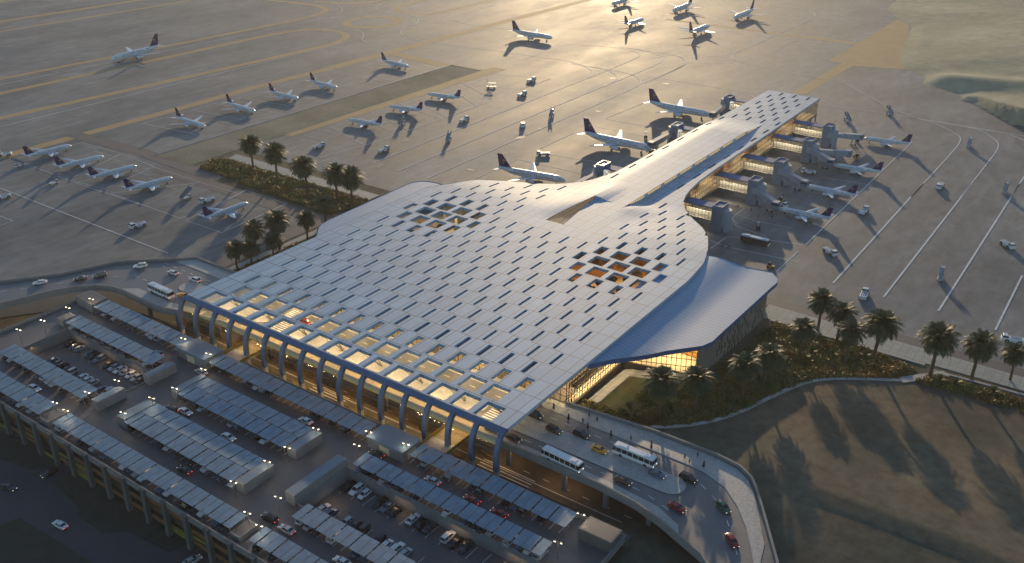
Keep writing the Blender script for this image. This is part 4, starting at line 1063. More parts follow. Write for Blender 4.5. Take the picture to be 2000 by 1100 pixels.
# ------------------------------------------------------------------ boarding bridges
def bridge(y, side, label, ty=None, nose=None, extra=None, white=False):
    root = empty('boarding_bridge', (-150 if side > 0 else -200, y, 0), label, 'boarding bridge', 'boarding bridges of the pier')
    if side > 0: xa, xb, tx0, tx1 = -160.5, -143.7, -143.7, -139.2
    else: xa, xb, tx0, tx1 = -193.4, -206.3, -206.3, -210.4
    ya, yb = y-2.9, y+2.9; lo, hi = 4.4, 9.9
    x_, X_ = min(xa, xb), max(xa, xb)
    r = MB(); r.box(x_, X_, ya-.15, yb+.15, hi, hi+.5); bevel(r.build('walkway_roof', 'blueroof', root), .2)
    r = MB(); r.box(x_, X_, ya, yb, lo-.5, lo); r.build('walkway_floor', 'dark_concrete', root)
    g = MB(); mm = MB()
    for yy_ in (ya, yb):
        g.quad((x_,yy_,lo),(X_,yy_,lo),(X_,yy_,hi),(x_,yy_,hi))
        n = 11
        for i in range(n+1): x = lerp(x_, X_, i/n); mm.bar((x,yy_,lo),(x,yy_,hi),.13,.16)
        for k in (0,.33,.66,1): mm.bar((x_,yy_,lerp(lo,hi,k)),(X_,yy_,lerp(lo,hi,k)),.12,.14)
    g.build('walkway_glass', 'glass', root); mm.build('walkway_mullion', 'mullion', root)
    c = MB(); c.box(x_+.2, X_-.2, y-.1, y+.1, lo, lo+2.6); c.build('inner_screen', 'cloth_white', root)
    t_ = MB(); a, b = min(tx0, tx1), max(tx0, tx1); z1 = 11.2
    t_.box(a, b, y-3.5, y+3.5, 0, z1-.01)
    lip = MB(); lip.ribbon([(a+.15,y-3.35),(b-.15,y-3.35),(b-.15,y+3.35),(a+.15,y+3.35),(a+.15,y-3.2)], .3, z1-.05, .55)
    t = t_.build('lift_tower', 'towermetal', root); lip.build('tower_rim', 'plane_white' if white else 'towermetal', t)
    q = MB(); q.box(a+.4, b-.4, y-3.1, y+3.1, z1, z1+.04); q.build('tower_roof', 'void' if white else 'blueroof', t)
    sx = b-.3 if side > 0 else a+.3
    rd = MB(); rd.loft([[(sx+3.2*math.cos(k)*1.0, y+.2+2.9*math.sin(k), z) for k in np.linspace(0, 2*math.pi, 25)[:-1]] for z in (0, 9.4, 9.6)])
    o = rd.build('round_stair_tower', 'tunnel', root)
    dd = MB(); dd.box(b+.4 if side > 0 else a-.9, b+.9 if side > 0 else a-.4, y-2.75, y-2.55, 0, 2.3); dd.build('door', 'void', root)
    if nose is not None or extra is not None:
        e = np.array(nose if nose is not None else extra); s0 = np.array([tx1 if side > 0 else tx1, y-2.2 if side > 0 else y, 6.9]); s0[0] += -1.0*side
        if extra is not None: s0 = np.array([tx1+2.0*side, y-1.5, 6.6])
        e = np.array([e[0], e[1], 4.7]); mid = s0*.45+e*.55; dv = (e-s0)/np.linalg.norm(e-s0)
        k = MB(); k.bar(s0, mid, 2.3, 2.3); k.build('tunnel', 'tunnel', root)
        k = MB(); k.bar(mid-dv*1.5, e, 2.75, 2.75); k.build('telescopic_tunnel', 'tunnel', root)
        k = MB(); k.tube([(s0[0],s0[1],s0[2]-1.5),(s0[0],s0[1],s0[2]+1.55)], 1.75, 14); k.build('rotunda', 'tunnel', root)
        k = MB(); k.box(e[0]-1.6, e[0]+1.6, e[1]-1.7, e[1]+1.7, e[2]-1.6, e[2]+1.55); k = bevel(k.build('docking_cab', 'towermetal', root), .2)
        k2 = MB(); k2.box(e[0]-1.62, e[0]+1.62, e[1]-1.72, e[1]+1.72, e[2]+.1, e[2]+.8); k2.build('cab_window', 'darkglass', k); k2 = None
        l = e-dv*3.4
        k = MB(); k.box(l[0]-1.1, l[0]-.75, l[1]-.2, l[1]+.2, .5, l[2]-1.2); k.box(l[0]+.75, l[0]+1.1, l[1]-.2, l[1]+.2, .5, l[2]-1.2); k.box(l[0]-1.3, l[0]+1.3, l[1]-.3, l[1]+.3, .5, .9); k.build('support_leg', 'steel', root)
        for s in (-1, 1):
            k = MB(); k.tube([(l[0]+s*1.1, l[1]-.3, .5),(l[0]+s*1.1, l[1]+.3, .5)], .5, 10); k.build('wheel', 'black', root)
    area(((x_+X_)/2, y+1.4, hi-.2), (X_-x_)*.85, .8, 1500, (1.0, .86, .62)); area(((x_+X_)/2, y-1.4, hi-.2), (X_-x_)*.85, .8, 1500, (1.0, .86, .62))
    return root
def Gz(x, y, z): return G(x, y, z)
ty = [357.2, float(G(1475,350,11.2)[1]), float(G(1526,314,11.2)[1]), float(G(1579,273,11.2)[1]), 498.5]
nz = lambda x, y: G(x, y, 4.2)
bridge(ty[0], 1, 'boarding bridge nearest the round end of the roof, glass walkway and tower without a tunnel')
bridge(ty[1], 1, 'boarding bridge second on the right of the pier, its tunnel reaching the nearest small jet', nose=nz(1519,404)[:2]+np.array([-1.2,.8]))
bridge(ty[2], 1, 'boarding bridge third on the right of the pier, tunnel reaching the second small jet', nose=nz(1575,362)[:2]+np.array([-1.2,.8]))
bridge(ty[3], 1, 'boarding bridge fourth on the right of the pier, tunnel reaching the third small jet', nose=nz(1627,320)[:2]+np.array([-1.2,.8]))
bridge(ty[4], 1, 'boarding bridge at the far right of the pier, tunnel reaching the farthest small jet', nose=nz(1684,270)[:2]+np.array([-1.2,.2]))
bridge(373.2, -1, 'boarding bridge on the left of the pier nearest the terminal roof, white rimmed tower', nose=G(1120,368,4.2)[:2], white=True)
bridge(451.8, -1, 'boarding bridge in the middle of the left side of the pier, white rimmed tower', nose=G(1272,284,4.2)[:2], white=True)
bridge(520.5, -1, 'boarding bridge at the far left end of the pier, plain grey tower', nose=G(1392,226,4.2)[:2])
e2 = G(1657,302,4.2)
root = empty('loading_bridge', (e2[0], e2[1], 0), 'long horizontal grey passenger tunnel ending free between the two farthest small jets', 'boarding bridge')
s0 = np.array([-136.2, ty[3]-1, 6.4]); e = np.array([e2[0], e2[1], 4.9]); mid = s0*.45+e*.55
k = MB(); k.bar(s0, mid, 2.3, 2.4); k.build('tunnel', 'tunnel', root)
k = MB(); k.bar(mid, e, 2.8, 2.9); k.build('telescopic_tunnel', 'tunnel', root)
k = MB(); k.box(e[0]-1.5, e[0]+1.5, e[1]-1.8, e[1]+1.8, 3.2, 6.6); bevel(k.build('docking_cab', 'towermetal', root), .2)
k = MB(); k.box(mid[0]-.9, mid[0]-.5, mid[1]-.3, mid[1]+.3, 0, 4.4); k.box(mid[0]+.5, mid[0]+.9, mid[1]-.3, mid[1]+.3, 0, 4.4); k.build('support_leg', 'steel', root)
# ------------------------------------------------------------------ aircraft
def ring(x, r, zc, n=20, sq=1.0): return [(x, r*math.cos(2*math.pi*k/n), zc+r*sq*math.sin(2*math.pi*k/n)) for k in range(n)]
FUS = [(20.0,.08,2.95),(19.8,.4,2.98),(19.2,.85,3.08),(18.2,1.32,3.25),(16.8,1.68,3.42),(15,1.88,3.52),(13,1.95,3.55),(4,1.95,3.55),(-6,1.95,3.55),(-9,1.86,3.66),(-12,1.62,3.9),(-15,1.22,4.3),(-17.5,.8,4.65),(-19.4,.42,4.9),(-20.1,.14,5.0)]
def fus_at(x):
    xs = [f[0] for f in FUS][::-1]; return float(np.interp(x, xs, [f[1] for f in FUS][::-1])), float(np.interp(x, xs, [f[2] for f in FUS][::-1]))
def skin_pt(x, z, s, d=0.03):
    r, zc = fus_at(x); dz = max(-r, min(r, z-zc)); yy = math.sqrt(max(0, r*r-dz*dz))
    k = (r+d)/r; return (x, s*yy*k, zc+dz*k)
def airfoil_wing(m, secs, n=8):
    # secs: (x_le, y, z, chord, thick)
    pr = [(0,0),(.06,.5),(.3,1),(.65,.65),(1,0.03),(.65,-.3),(.3,-.5),(.06,-.35)]
    m.loft([[(xle-c*u, y, z+v*t) for u, v in pr] for xle, y, z, c, t in secs])
jet = empty('airliner', (0, 0, 0), 'x', 'airliner')
m = MB(); m.loft([ring(*f) for f in FUS]); m.loft([ring(7.2,.3,2.1,16,.8), ring(5,1.5,2.25,16,.55), ring(0,1.7,2.2,16,.6), ring(-4.5,1.5,2.25,16,.55), ring(-7.5,.3,2.3,16,.8)])
fus_o = m.build('fuselage', 'plane_white', jet, smooth=True)
for s in (-1, 1):
    m = MB(); airfoil_wing(m, [(4.6,s*1.0,2.5,8.6,.62),(1.4,s*5.5,2.95,5.2,.36),(-5.4,s*16.6,4.15,1.7,.12)]); w = fixn(m.build('wing', 'plane_grey', jet))
    m = MB()
    m.loft([[(x, s*5.5+r*math.cos(k), 1.72+r*math.sin(k)) for k in np.linspace(0, 2*math.pi, 19)[:-1]] for x, r in ((4.6,.86),(4.7,1.0),(4.2,1.1),(2.4,1.12),(.6,.92),(-.4,.62),(-.9,.3))]); en = m.build('engine', 'plane_white', w, smooth=True)
    m = MB(); m.loft([[(x, s*5.5+r*math.cos(k), 1.72+r*math.sin(k)) for k in np.linspace(0, 2*math.pi, 19)[:-1]] for x, r in ((4.73,.84),(4.74,.02))]); m.build('engine_intake', 'black', en)
    m = MB(); m.box(-.6, 3.0, s*5.5-.15, s*5.5+.15, 2.5, 3.0); m.build('pylon', 'plane_grey', en)
    m = MB(); airfoil_wing(m, [(-14.9,s*.5,4.75,3.9,.3),(-18.6,s*6.6,5.3,1.5,.1)]); fixn(m.build('tailplane', 'plane_white', jet))
m = MB(); pr = [(0,0),(.1,.6),(.35,1),(.7,.6),(1,.05),(.7,-.6),(.35,-1),(.1,-.6)]
m.loft([[(xl_-c*u, v*t, z) for u, v in pr] for xl_, z, c, t in ((-9.8,5.2,9.2,.1),(-12.2,5.75,7.0,.2),(-17.4,12.6,2.9,.11))])
fin = fixn(m.build('tail_fin', 'purple', jet))
# emblem: golden palm above green curved blades
for s in (-1, 1):
    e = MB(); t = MB(); y = .24*s
    cx, cz = -16.1, 8.9
    for k in range(7):
        a = math.pi*(k/6.0); L = 1.05
        d = (math.cos(a)*L, math.sin(a)*L*.8+.15); nrm = (-d[1]*.2, d[0]*.2)
        e.add([(cx,y,cz),(cx+d[0]*.6+nrm[0],y,cz+d[1]*.75+nrm[1]),(cx+d[0],y,cz+d[1]*.9-.12),(cx+d[0]*.6-nrm[0],y,cz+d[1]*.75-nrm[1])], [(0,1,2,3)])
    e.add([(cx-.12,y,cz-.9),(cx+.12,y,cz-.9),(cx+.1,y,cz+.1),(cx-.1,y,cz+.1)], [(0,1,2,3)]); e.build('palm_emblem', 'gold', fin)
    for q in (-1, 1):
        P = [(cx+q*1.05*math.cos(a), cz-.7+1.05*math.sin(a)) for a in np.linspace(.15, -1.9, 9)]; Q = [(cx+q*.78*math.cos(a), cz-.68+.82*math.sin(a)) for a in np.linspace(.15, -1.9, 9)]
        for i in range(8): t.quad((P[i][0],y+q*.004,P[i][1]),(P[i+1][0],y+q*.004,P[i+1][1]),(Q[i+1][0],y+q*.004,Q[i+1][1]),(Q[i][0],y+q*.004,Q[i][1]))
    t.build('sword_emblem', 'teal', fin)
    m = MB()
    for k in range(40):
        x = 13.2-k*.62-(1.2 if k > 17 else 0); m.quad(skin_pt(x+.17,3.62,s),skin_pt(x-.17,3.62,s),skin_pt(x-.17,4.05,s),skin_pt(x+.17,4.05,s))
    m.build('cabin_windows', 'darkglass', fus_o)
    m = MB()
    for x, z0_ in ((15.6,3.0),(-12.7,3.4)): m.quad(skin_pt(x+.4,z0_,s),skin_pt(x-.4,z0_,s),skin_pt(x-.4,z0_+1.3,s),skin_pt(x+.4,z0_+1.3,s))
    m.build('cabin_door', 'plane_grey', fus_o)
    m = MB(); m.quad(skin_pt(18.7,3.62,s),skin_pt(17.6,3.78,s),skin_pt(17.4,4.22,s),skin_pt(18.35,4.06,s)); m.quad(skin_pt(17.5,3.8,s),skin_pt(16.9,3.86,s),skin_pt(16.8,4.25,s),skin_pt(17.3,4.23,s)); m.build('cockpit_window', 'darkglass', fus_o)
    m = MB(); m.quad(skin_pt(-8.2,4.45,s),skin_pt(-9.9,4.5,s),skin_pt(-9.9,5.15,s),skin_pt(-8.2,5.1,s)); m.build('flag', 'flaggreen', fus_o)
# lettering on the fuselage
def lettering(txt, size, x0, x1, s, zc, name='lettering', font=None):
    cu = bpy.data.curves.new('t', 'FONT'); cu.body = txt; cu.size = size; cu.resolution_u = 2
    ob = bpy.data.objects.new('t', cu); COL.objects.link(ob)
    dg = bpy.context.evaluated_depsgraph_get(); me = bpy.data.meshes.new_from_object(ob.evaluated_get(dg))
    bpy.data.objects.remove(ob); 
    vs = [v.co.copy() for v in me.vertices]; fs = [tuple(p.vertices) for p in me.polygons]
    if not vs: return
    ax, bx = min(v.x for v in vs), max(v.x for v in vs); ay = min(v.y for v in vs); by = max(v.y for v in vs)
    m = MB(); m.add([skin_pt(lerp(x0, x1, (v.x-ax)/(bx-ax)), zc+(v.y-ay)*size*.0+ (v.y-ay)/(by-ay)*size*.72, s, .035) for v in vs], fs); m.build(name, 'navy', fus_o)
for s in (-1, 1):
    if s < 0: lettering('SAUDI ARABIAN', 1.05, -7.2, 4.2, s, 4.35); lettering('السعودية', 1.0, 5.0, 10.2, s, 4.4)
    else: lettering('SAUDI ARABIAN', 1.05, 6.2, -5.2, s, 4.35); lettering('السعودية', 1.0, 11.6, 7.0, s, 4.4)
for x, y in ((14.6,0),(-1.2,2.7),(-1.2,-2.7)):
    m = MB(); m.tube([(x,y,.4),(x,y,2.2)], .13, 6); g = m.build('landing_gear', 'steel', jet)
    for q in (-.28, .28):
        m = MB(); m.tube([(x,y+q-.14,.5),(x,y+q+.14,.5)], .5, 12); m.build('wheel', 'black', g)
def jet_at(nose, tail, label, group, lenk=1.0):
    # nose and tail cone pixel; heights are 3 and 5 m for a 40 m jet
    s = 0.7
    for _ in range(4):
        a, b = G(*nose, 2.95*s), G(*tail, 5.0*s); L = math.hypot(a[0]-b[0], a[1]-b[1]); s = L/40.1
    c = (a+b)/2; place(jet, (c[0], c[1], 0), math.atan2(a[1]-b[1], a[0]-b[0]), label, group, s*lenk)
gp, gb_, ga, gr_, gc, gf = 'small jets at the right of the pier', 'large jets at the left of the pier', 'jets on the left apron', 'jets on the stands along the island', 'jets on the stands nearer the terminal', 'jets far out on the apron'
jet_at((1686,271),(1779,279), 'small white jet with purple tail at the farthest right bridge of the pier', gp)
jet_at((1627,323),(1723,334), 'small white purple tailed jet, second from the far end right of the pier', gp)
jet_at((1575,364),(1673,380), 'small white purple tailed jet, second from the terminal right of the pier', gp)
jet_at((1520,408),(1624,425), 'small white jet with purple tail nearest the terminal on the right of the pier', gp)
jet_at((1105,354),(972,325), 'large white jet partly hidden behind the terminal roof edge, purple tail rising above it', gb_)
jet_at((1272,292),(1139,257), 'large white jet at the middle bridge on the left of the pier', gb_)
jet_at((1388,226),(1266,197), 'large white jet at the far bridge on the left of the pier', gb_)
jet_at((140,285),(48,304), 'white jet on the left apron nearest the left picture edge', ga)
jet_at((203,306),(109,325), 'white jet on the left apron, second from the left edge', ga)
jet_at((268,325),(174,345), 'white jet on the left apron, third from the left edge', ga)
jet_at((338,348),(244,369), 'white jet on the left apron, fourth from the left edge', ga)
jet_at((486,397),(398,425), 'white jet on the left apron standing closest to the palm row', ga)
jet_at((402,248),(344,227), 'white jet beside the sand coloured island, nearest its dark left corner', gr_)
jet_at((500,219),(443,199), 'white jet beside the island, second from its left corner', gr_)
jet_at((584,194),(526,177), 'white jet beside the island, third from its left corner', gr_)
jet_at((660,173),(606,156), 'white jet beside the island, fourth from its left corner', gr_)
jet_at((799,131),(745,116), 'white jet parked where the tan road bends at the far end of the island', gr_)
jet_at((680,234.5),(747,242), 'white jet with nose to the left, nearest the palms in its row of three', gc)
jet_at((760,208),(826,214), 'white jet with nose to the left in the middle of its row of three', gc)
jet_at((835,184),(900,190), 'white jet with nose to the left at the far end of its row of three', gc)
jet_at((217,117),(311,88), 'lone white jet taxiing toward the lower left on the far left taxiway', gf)
jet_at((1079,75),(1000,58), 'lone white jet in the middle of the far apron, nose to the right', gf)
jet_at((1257,38),(1219,46), 'white jet far out on the apron, left of the nearer pair', gf)
jet_at((1385,51),(1345,62), 'white jet far out on the apron, right of the nearer pair', gf)
jet_at((1434,36),(1472,16), 'white jet far out on the apron, rightmost of all, nose to the lower left', gf)
jet_at((1314,22),(1352,4), 'white jet at the top edge of the picture in the middle of the farther row', gf)
jet_at((1195,9),(1232,-6), 'white jet cut by the top edge of the picture, leftmost of the farther row', gf)

# ------------------------------------------------------------------ ground support
tug = empty('pushback_tug', (0, 0, 0), 'x', 'tug', 'white tugs on the apron')
m = MB(); m.tbox(-3.8, 3.8, -1.45, 1.45, .5, 1.75, .12, .1); o = bevel(m.build('body', 'tug_white', tug), .1)
m = MB()
for y in (-.75, 0, .75): m.box(-3.0, .6, y-.16, y+.16, 1.7, 1.79)
m.build('deck_slot', 'void', tug)
m = MB(); m.tbox(1.5, 3.6, -1.25, 1.25, 1.7, 2.75, .25, .15); c = bevel(m.build('cab', 'tug_white', tug), .08)
m = MB(); m.tbox(1.47, 3.63, -1.28, 1.28, 1.95, 2.5, .16, .1); m.build('cab_window', 'darkglass', c)
for x in (-2.3, 1.9):
    for s in (-1, 1):
        m = MB(); m.tube([(x, s*1.2, .75),(x, s*1.62, .75)], .75, 14); w = m.build('wheel', 'black', tug)
        m = MB(); m.tube([(x, s*1.6, .75),(x, s*1.65, .75)], .32, 8); m.build('rim', 'gold', w)
def pxang(a, b):
    p, q = G(*a), G(*b); return math.atan2(q[1]-p[1], q[0]-p[0])
for (x, y, dx, dy, w) in ((9,302,-20,2,'at the left picture edge beside the first jet of the left apron'),(6,385,-20,4,'at the left picture edge by the long white line'),(270,441,-20,6,'alone on the left apron above the ramp'),
    (405,392,-20,5,'beside the boarding stairs between two jets of the left apron'),(623,286,20,-5,'behind the palm row'),(750,293,20,-7,'on the open apron below the row of three jets'),(907,234,20,-8,'in the middle of the open apron, left of the apron lines'),
    (1020,184,20,-7,'nearer of the pair by the far lines of the open apron'),(1038,156,20,-6,'farther of the pair by the far lines of the open apron'),(1021,244,0,12,'seen end on in the middle of the open apron'),
    (1061,301,-20,0,'beyond the tail of the large jet behind the roof edge'),(1835,364,-12,14,'on the right apron between two long lines, the farther one'),(1687,413,14,-12,'on the right apron beside the tail shadow of the nearest small jet'),(1621,493,20,12,'on the right apron behind the dark apron bus'),
    (1967,479,20,12,'at the right picture edge between two lines'),(1687,577,8,-16,'just above the right palms, seen from its end'),(1976,665,-20,-3,'at the right picture edge behind the palms'),(1578,336,-20,-2,'parked between the second and third small jet by the pier'),(1523,400,20,6,'parked beside the tunnel of the nearest small jet')):
    p = G(x, y+3); place(tug, (p[0], p[1], 0), pxang((x,y),(x+dx,y+dy)), f'white tug {w}', s=0.95)
stair = empty('boarding_stairs', (0, 0, 0), 'x', 'boarding stairs', 'boarding stairs parked on the apron')
m = MB(); m.box(-2.6, 2.6, -1, 1, .55, 1.0); bevel(m.build('chassis', 'tug_white', stair), .06)
m = MB(); m.tbox(1.3, 2.7, -1, 1, 1.0, 2.2, .25, .1); c = m.build('cab', 'tug_white', stair)
m = MB(); m.tbox(1.28, 2.74, -1.02, 1.02, 1.5, 2.05, .22, .08); m.build('cab_window', 'darkglass', c)
m = MB()
for i in range(12): x = 2.2-i*.42; z = 4.6-i*.33; m.box(x-.42, x, -.75, .75, z-.4, z)
m.box(2.2, 3.2, -.8, .8, 4.2, 4.6); m.build('steps', 'plane_grey', stair)
for s in (-1, 1):
    m = MB(); m.add([(-2.9,s*.8,.5),(2.3,s*.8,4.2),(3.2,s*.8,4.2),(3.2,s*.8,5.7),(2.2,s*.8,5.7),(-2.9,s*.8,1.9)], [(0,1,2,3,4,5)]); m.add([(-2.9,s*.86,.5),(2.3,s*.86,4.2),(3.2,s*.86,4.2),(3.2,s*.86,5.7),(2.2,s*.86,5.7),(-2.9,s*.86,1.9)], [(5,4,3,2,1,0)]); m.build('side_panel', 'towermetal', stair)
    for x in (-1.7, 1.7):
        m = MB(); m.tube([(x, s*.8, .45),(x, s*1.05, .45)], .45, 10); m.build('wheel', 'black', stair)
    m = MB(); m.bar((1.6,s*.6,.9),(2.6,s*.6,4.3),.15); m.build('support_strut', 'steel', stair)
for (x, y, dx, dy, w) in ((38,326,-14,6,'beside the first jet of the left apron'),(104,360,14,-2,'in front of the white line below the left apron jets'),(364,389,14,-4,'beside the tug between two left apron jets'),(786,244,14,-8,'behind the nearest jet of the row of three'),
    (876,276,10,-10,'in the middle of the open apron between two long lines'),(1077,229,10,-9,'farther out on the open apron by the third line'),(1655,238,-12,-6,'beyond the pier end, left of a pair'),(1737,225,-12,-6,'beyond the pier end, right of a pair'),
    (1892,287,6,-10,'on the right apron inside the curved lines'),(1962,377,6,-10,'near the right picture edge on the long line'),(1836,546,4,-14,'on the right apron above the palms')):
    p = G(x, y); place(stair, (p[0], p[1], 0), pxang((x,y),(x+dx,y+dy)), f'wheeled grey boarding stairs {w}', s=0.95)
# cargo loader, tractor, apron bus, floodlit cart
ld = empty('cargo_loader', (0, 0, 0), 'grey scissor platform cargo loader standing alone on the open apron near the island', 'cargo loader')
m = MB(); m.box(-3, 3, -1.4, 1.4, .5, 1.0); m.build('chassis', 'steel', ld)
m = MB(); m.box(-2.6, 2.8, -1.5, 1.5, 3.0, 3.3); m.build('platform', 'plane_grey', ld)
for s in (-1, 1):
    m = MB(); m.bar((-2.4,s*1.1,1),(2.4,s*1.1,3),.18); m.bar((2.4,s*1.1,1),(-2.4,s*1.1,3),.18); m.build('scissor_arm', 'steel', ld)
    m = MB(); m.bar((-2.5,s*1.45,3.3),(-3.2,s*1.45,6.0),.12); m.bar((2.7,s*1.45,4.2),(-2.5,s*1.45,4.2),.08); m.build('guard_rail', 'steel', ld)
    for x in (-2, 2):
        m = MB(); m.tube([(x,s*1.2,.5),(x,s*1.55,.5)], .5, 10); m.build('wheel', 'black', ld)
p = G(960, 172); ld.location = (p[0], p[1], 0); ld.rotation_euler = (0, 0, .5)
for x, y, w in ((1505,523,'by the corner of the right wing roof'),(1526,394,'under the wing of the second small jet'),(1672,308,'at the free end of the grey passenger tunnel')):
    tcx = empty('baggage_tractor', tuple(G(x, y)*np.array([1,1,0])), f'small dark baggage tractor {w}', 'tractor', 'baggage tractors') if x == 1505 else None
    if tcx:
        b0_ = BASE[tcx.name]; BASE[tcx.name] = (0, 0, 0)
        m = MB(); m.box(-1.5, 1.5, -.8, .8, .4, 1.1); bevel(m.build('body', 'gold', tcx), .08)
        m = MB(); m.tbox(-1.2, .1, -.75, .75, 1.1, 2.3, .1, .1); m.build('cab', 'darkglass', tcx)
        for xx in (-1, 1):
            for s in (-1, 1):
                m = MB(); m.tube([(xx,s*.7,.4),(xx,s*.95,.4)], .42, 10); m.build('wheel', 'black', tcx)
        tractor0 = tcx; USED.add(tcx.name)
    else:
        q = G(x, y); place(tractor0, (q[0], q[1], 0), 2.0+x, f'small dark baggage tractor {w}')
for x, y, w in ((1480,480,'beside the dark apron bus'),(1261,272,'beyond the nose of the middle large jet')):
    pass
gpu = empty('power_cart', (0, 0, 0), 'x', 'cart', 'upright service carts on the apron')
m = MB(); m.box(-.9, .9, -.7, .7, .3, 1.7); bevel(m.build('body', 'cloth_dark', gpu), .08)
m = MB(); m.box(-.12, .12, -.12, .12, 1.7, 3.4); m.box(-.5, .5, -.2, .2, 3.3, 3.9); m.build('mast', 'tug_white', gpu)
for xx in (-.6, .6):
    for s in (-1, 1):
        m = MB(); m.tube([(xx,s*.6,.3),(xx,s*.8,.3)], .3, 8); m.build('wheel', 'black', gpu)
for x, y, w in ((1480,449,'behind the dark apron bus'),(1261,271,'beyond the nose of the middle large jet'),(1270,300,'under the nose of the middle large jet'),(1674,278,'under the farthest right tunnel')):
    p = G(x, y); place(gpu, (p[0], p[1], 0), .4, f'dark upright service cart {w}')

def make_bus(name, bodym, roofm):
    b = empty(name, (0, 0, 0), 'x', 'bus')
    m = MB(); m.tbox(-6, 6, -1.27, 1.27, .35, 1.45, .02, .02); bevel(m.build('body', bodym, b), .1)
    m = MB(); m.tbox(-5.97, 5.97, -1.26, 1.26, 1.45, 2.6, .08, .08); m.build('window_band', 'darkglass', b)
    m = MB(); m.tbox(-5.9, 5.9, -1.2, 1.2, 2.6, 3.05, .12, .12); r = bevel(m.build('roof', roofm, b), .08)
    m = MB(); m.tbox(-4.6, -2.2, -.8, .8, 3.05, 3.3, .1, .1); m.tbox(3.2, 4.6, -.7, .7, 3.05, 3.22, .1, .1); m.build('roof_unit', roofm, r)
    m = MB()
    for i in range(7):
        x = -5.0+i*1.66
        for s in (-1, 1): m.box(x-.06, x+.06, s*1.24-.03, s*1.24+.03, 1.45, 2.6)
    m.build('window_pillar', bodym, b)
    for x in (-3.6, 3.7):
        for s in (-1, 1):
            m = MB(); m.tube([(x, s*1.0, .48),(x, s*1.29, .48)], .48, 12); m.build('wheel', 'black', b)
    for s in (-1, 1):
        m = MB(); m.box(5.97, 6.03, s*.95-.2, s*.95+.2, .7, .95); m.build('headlight', 'headlight', b)
        m = MB(); m.box(-6.03, -5.97, s*1.0-.12, s*1.0+.12, .8, 1.1); m.build('taillight', 'taillight', b)
    return b
bus = make_bus('bus', 'tug_white', 'plane_white')
for (a, b_, z, w) in (((1064,884),(1133,917),ZD,'on the near carriageway of the upper road beside the last rib'),((1206,878),(1274,906),ZD,'on the far carriageway beside the forecourt at the right'),((338,581),(292,560),ZD,'on the left plaza before the first rib')):
    p, q = G(*a, z+1), G(*b_, z+1); c = (p+q)/2; place(bus, (c[0], c[1], z), math.atan2(q[1]-p[1], q[0]-p[0]), f'long white bus {w}', 'white buses on the upper road', 1.0)
ab = make_bus('apron_bus', 'cloth_dark', 'plane_grey'); p, q = G(1455,467,1), G(1494,476,1); c = (p+q)/2
place(ab, (c[0], c[1], 0), math.atan2(q[1]-p[1], q[0]-p[0]), 'dark apron bus with grey roof parked near the round tower')

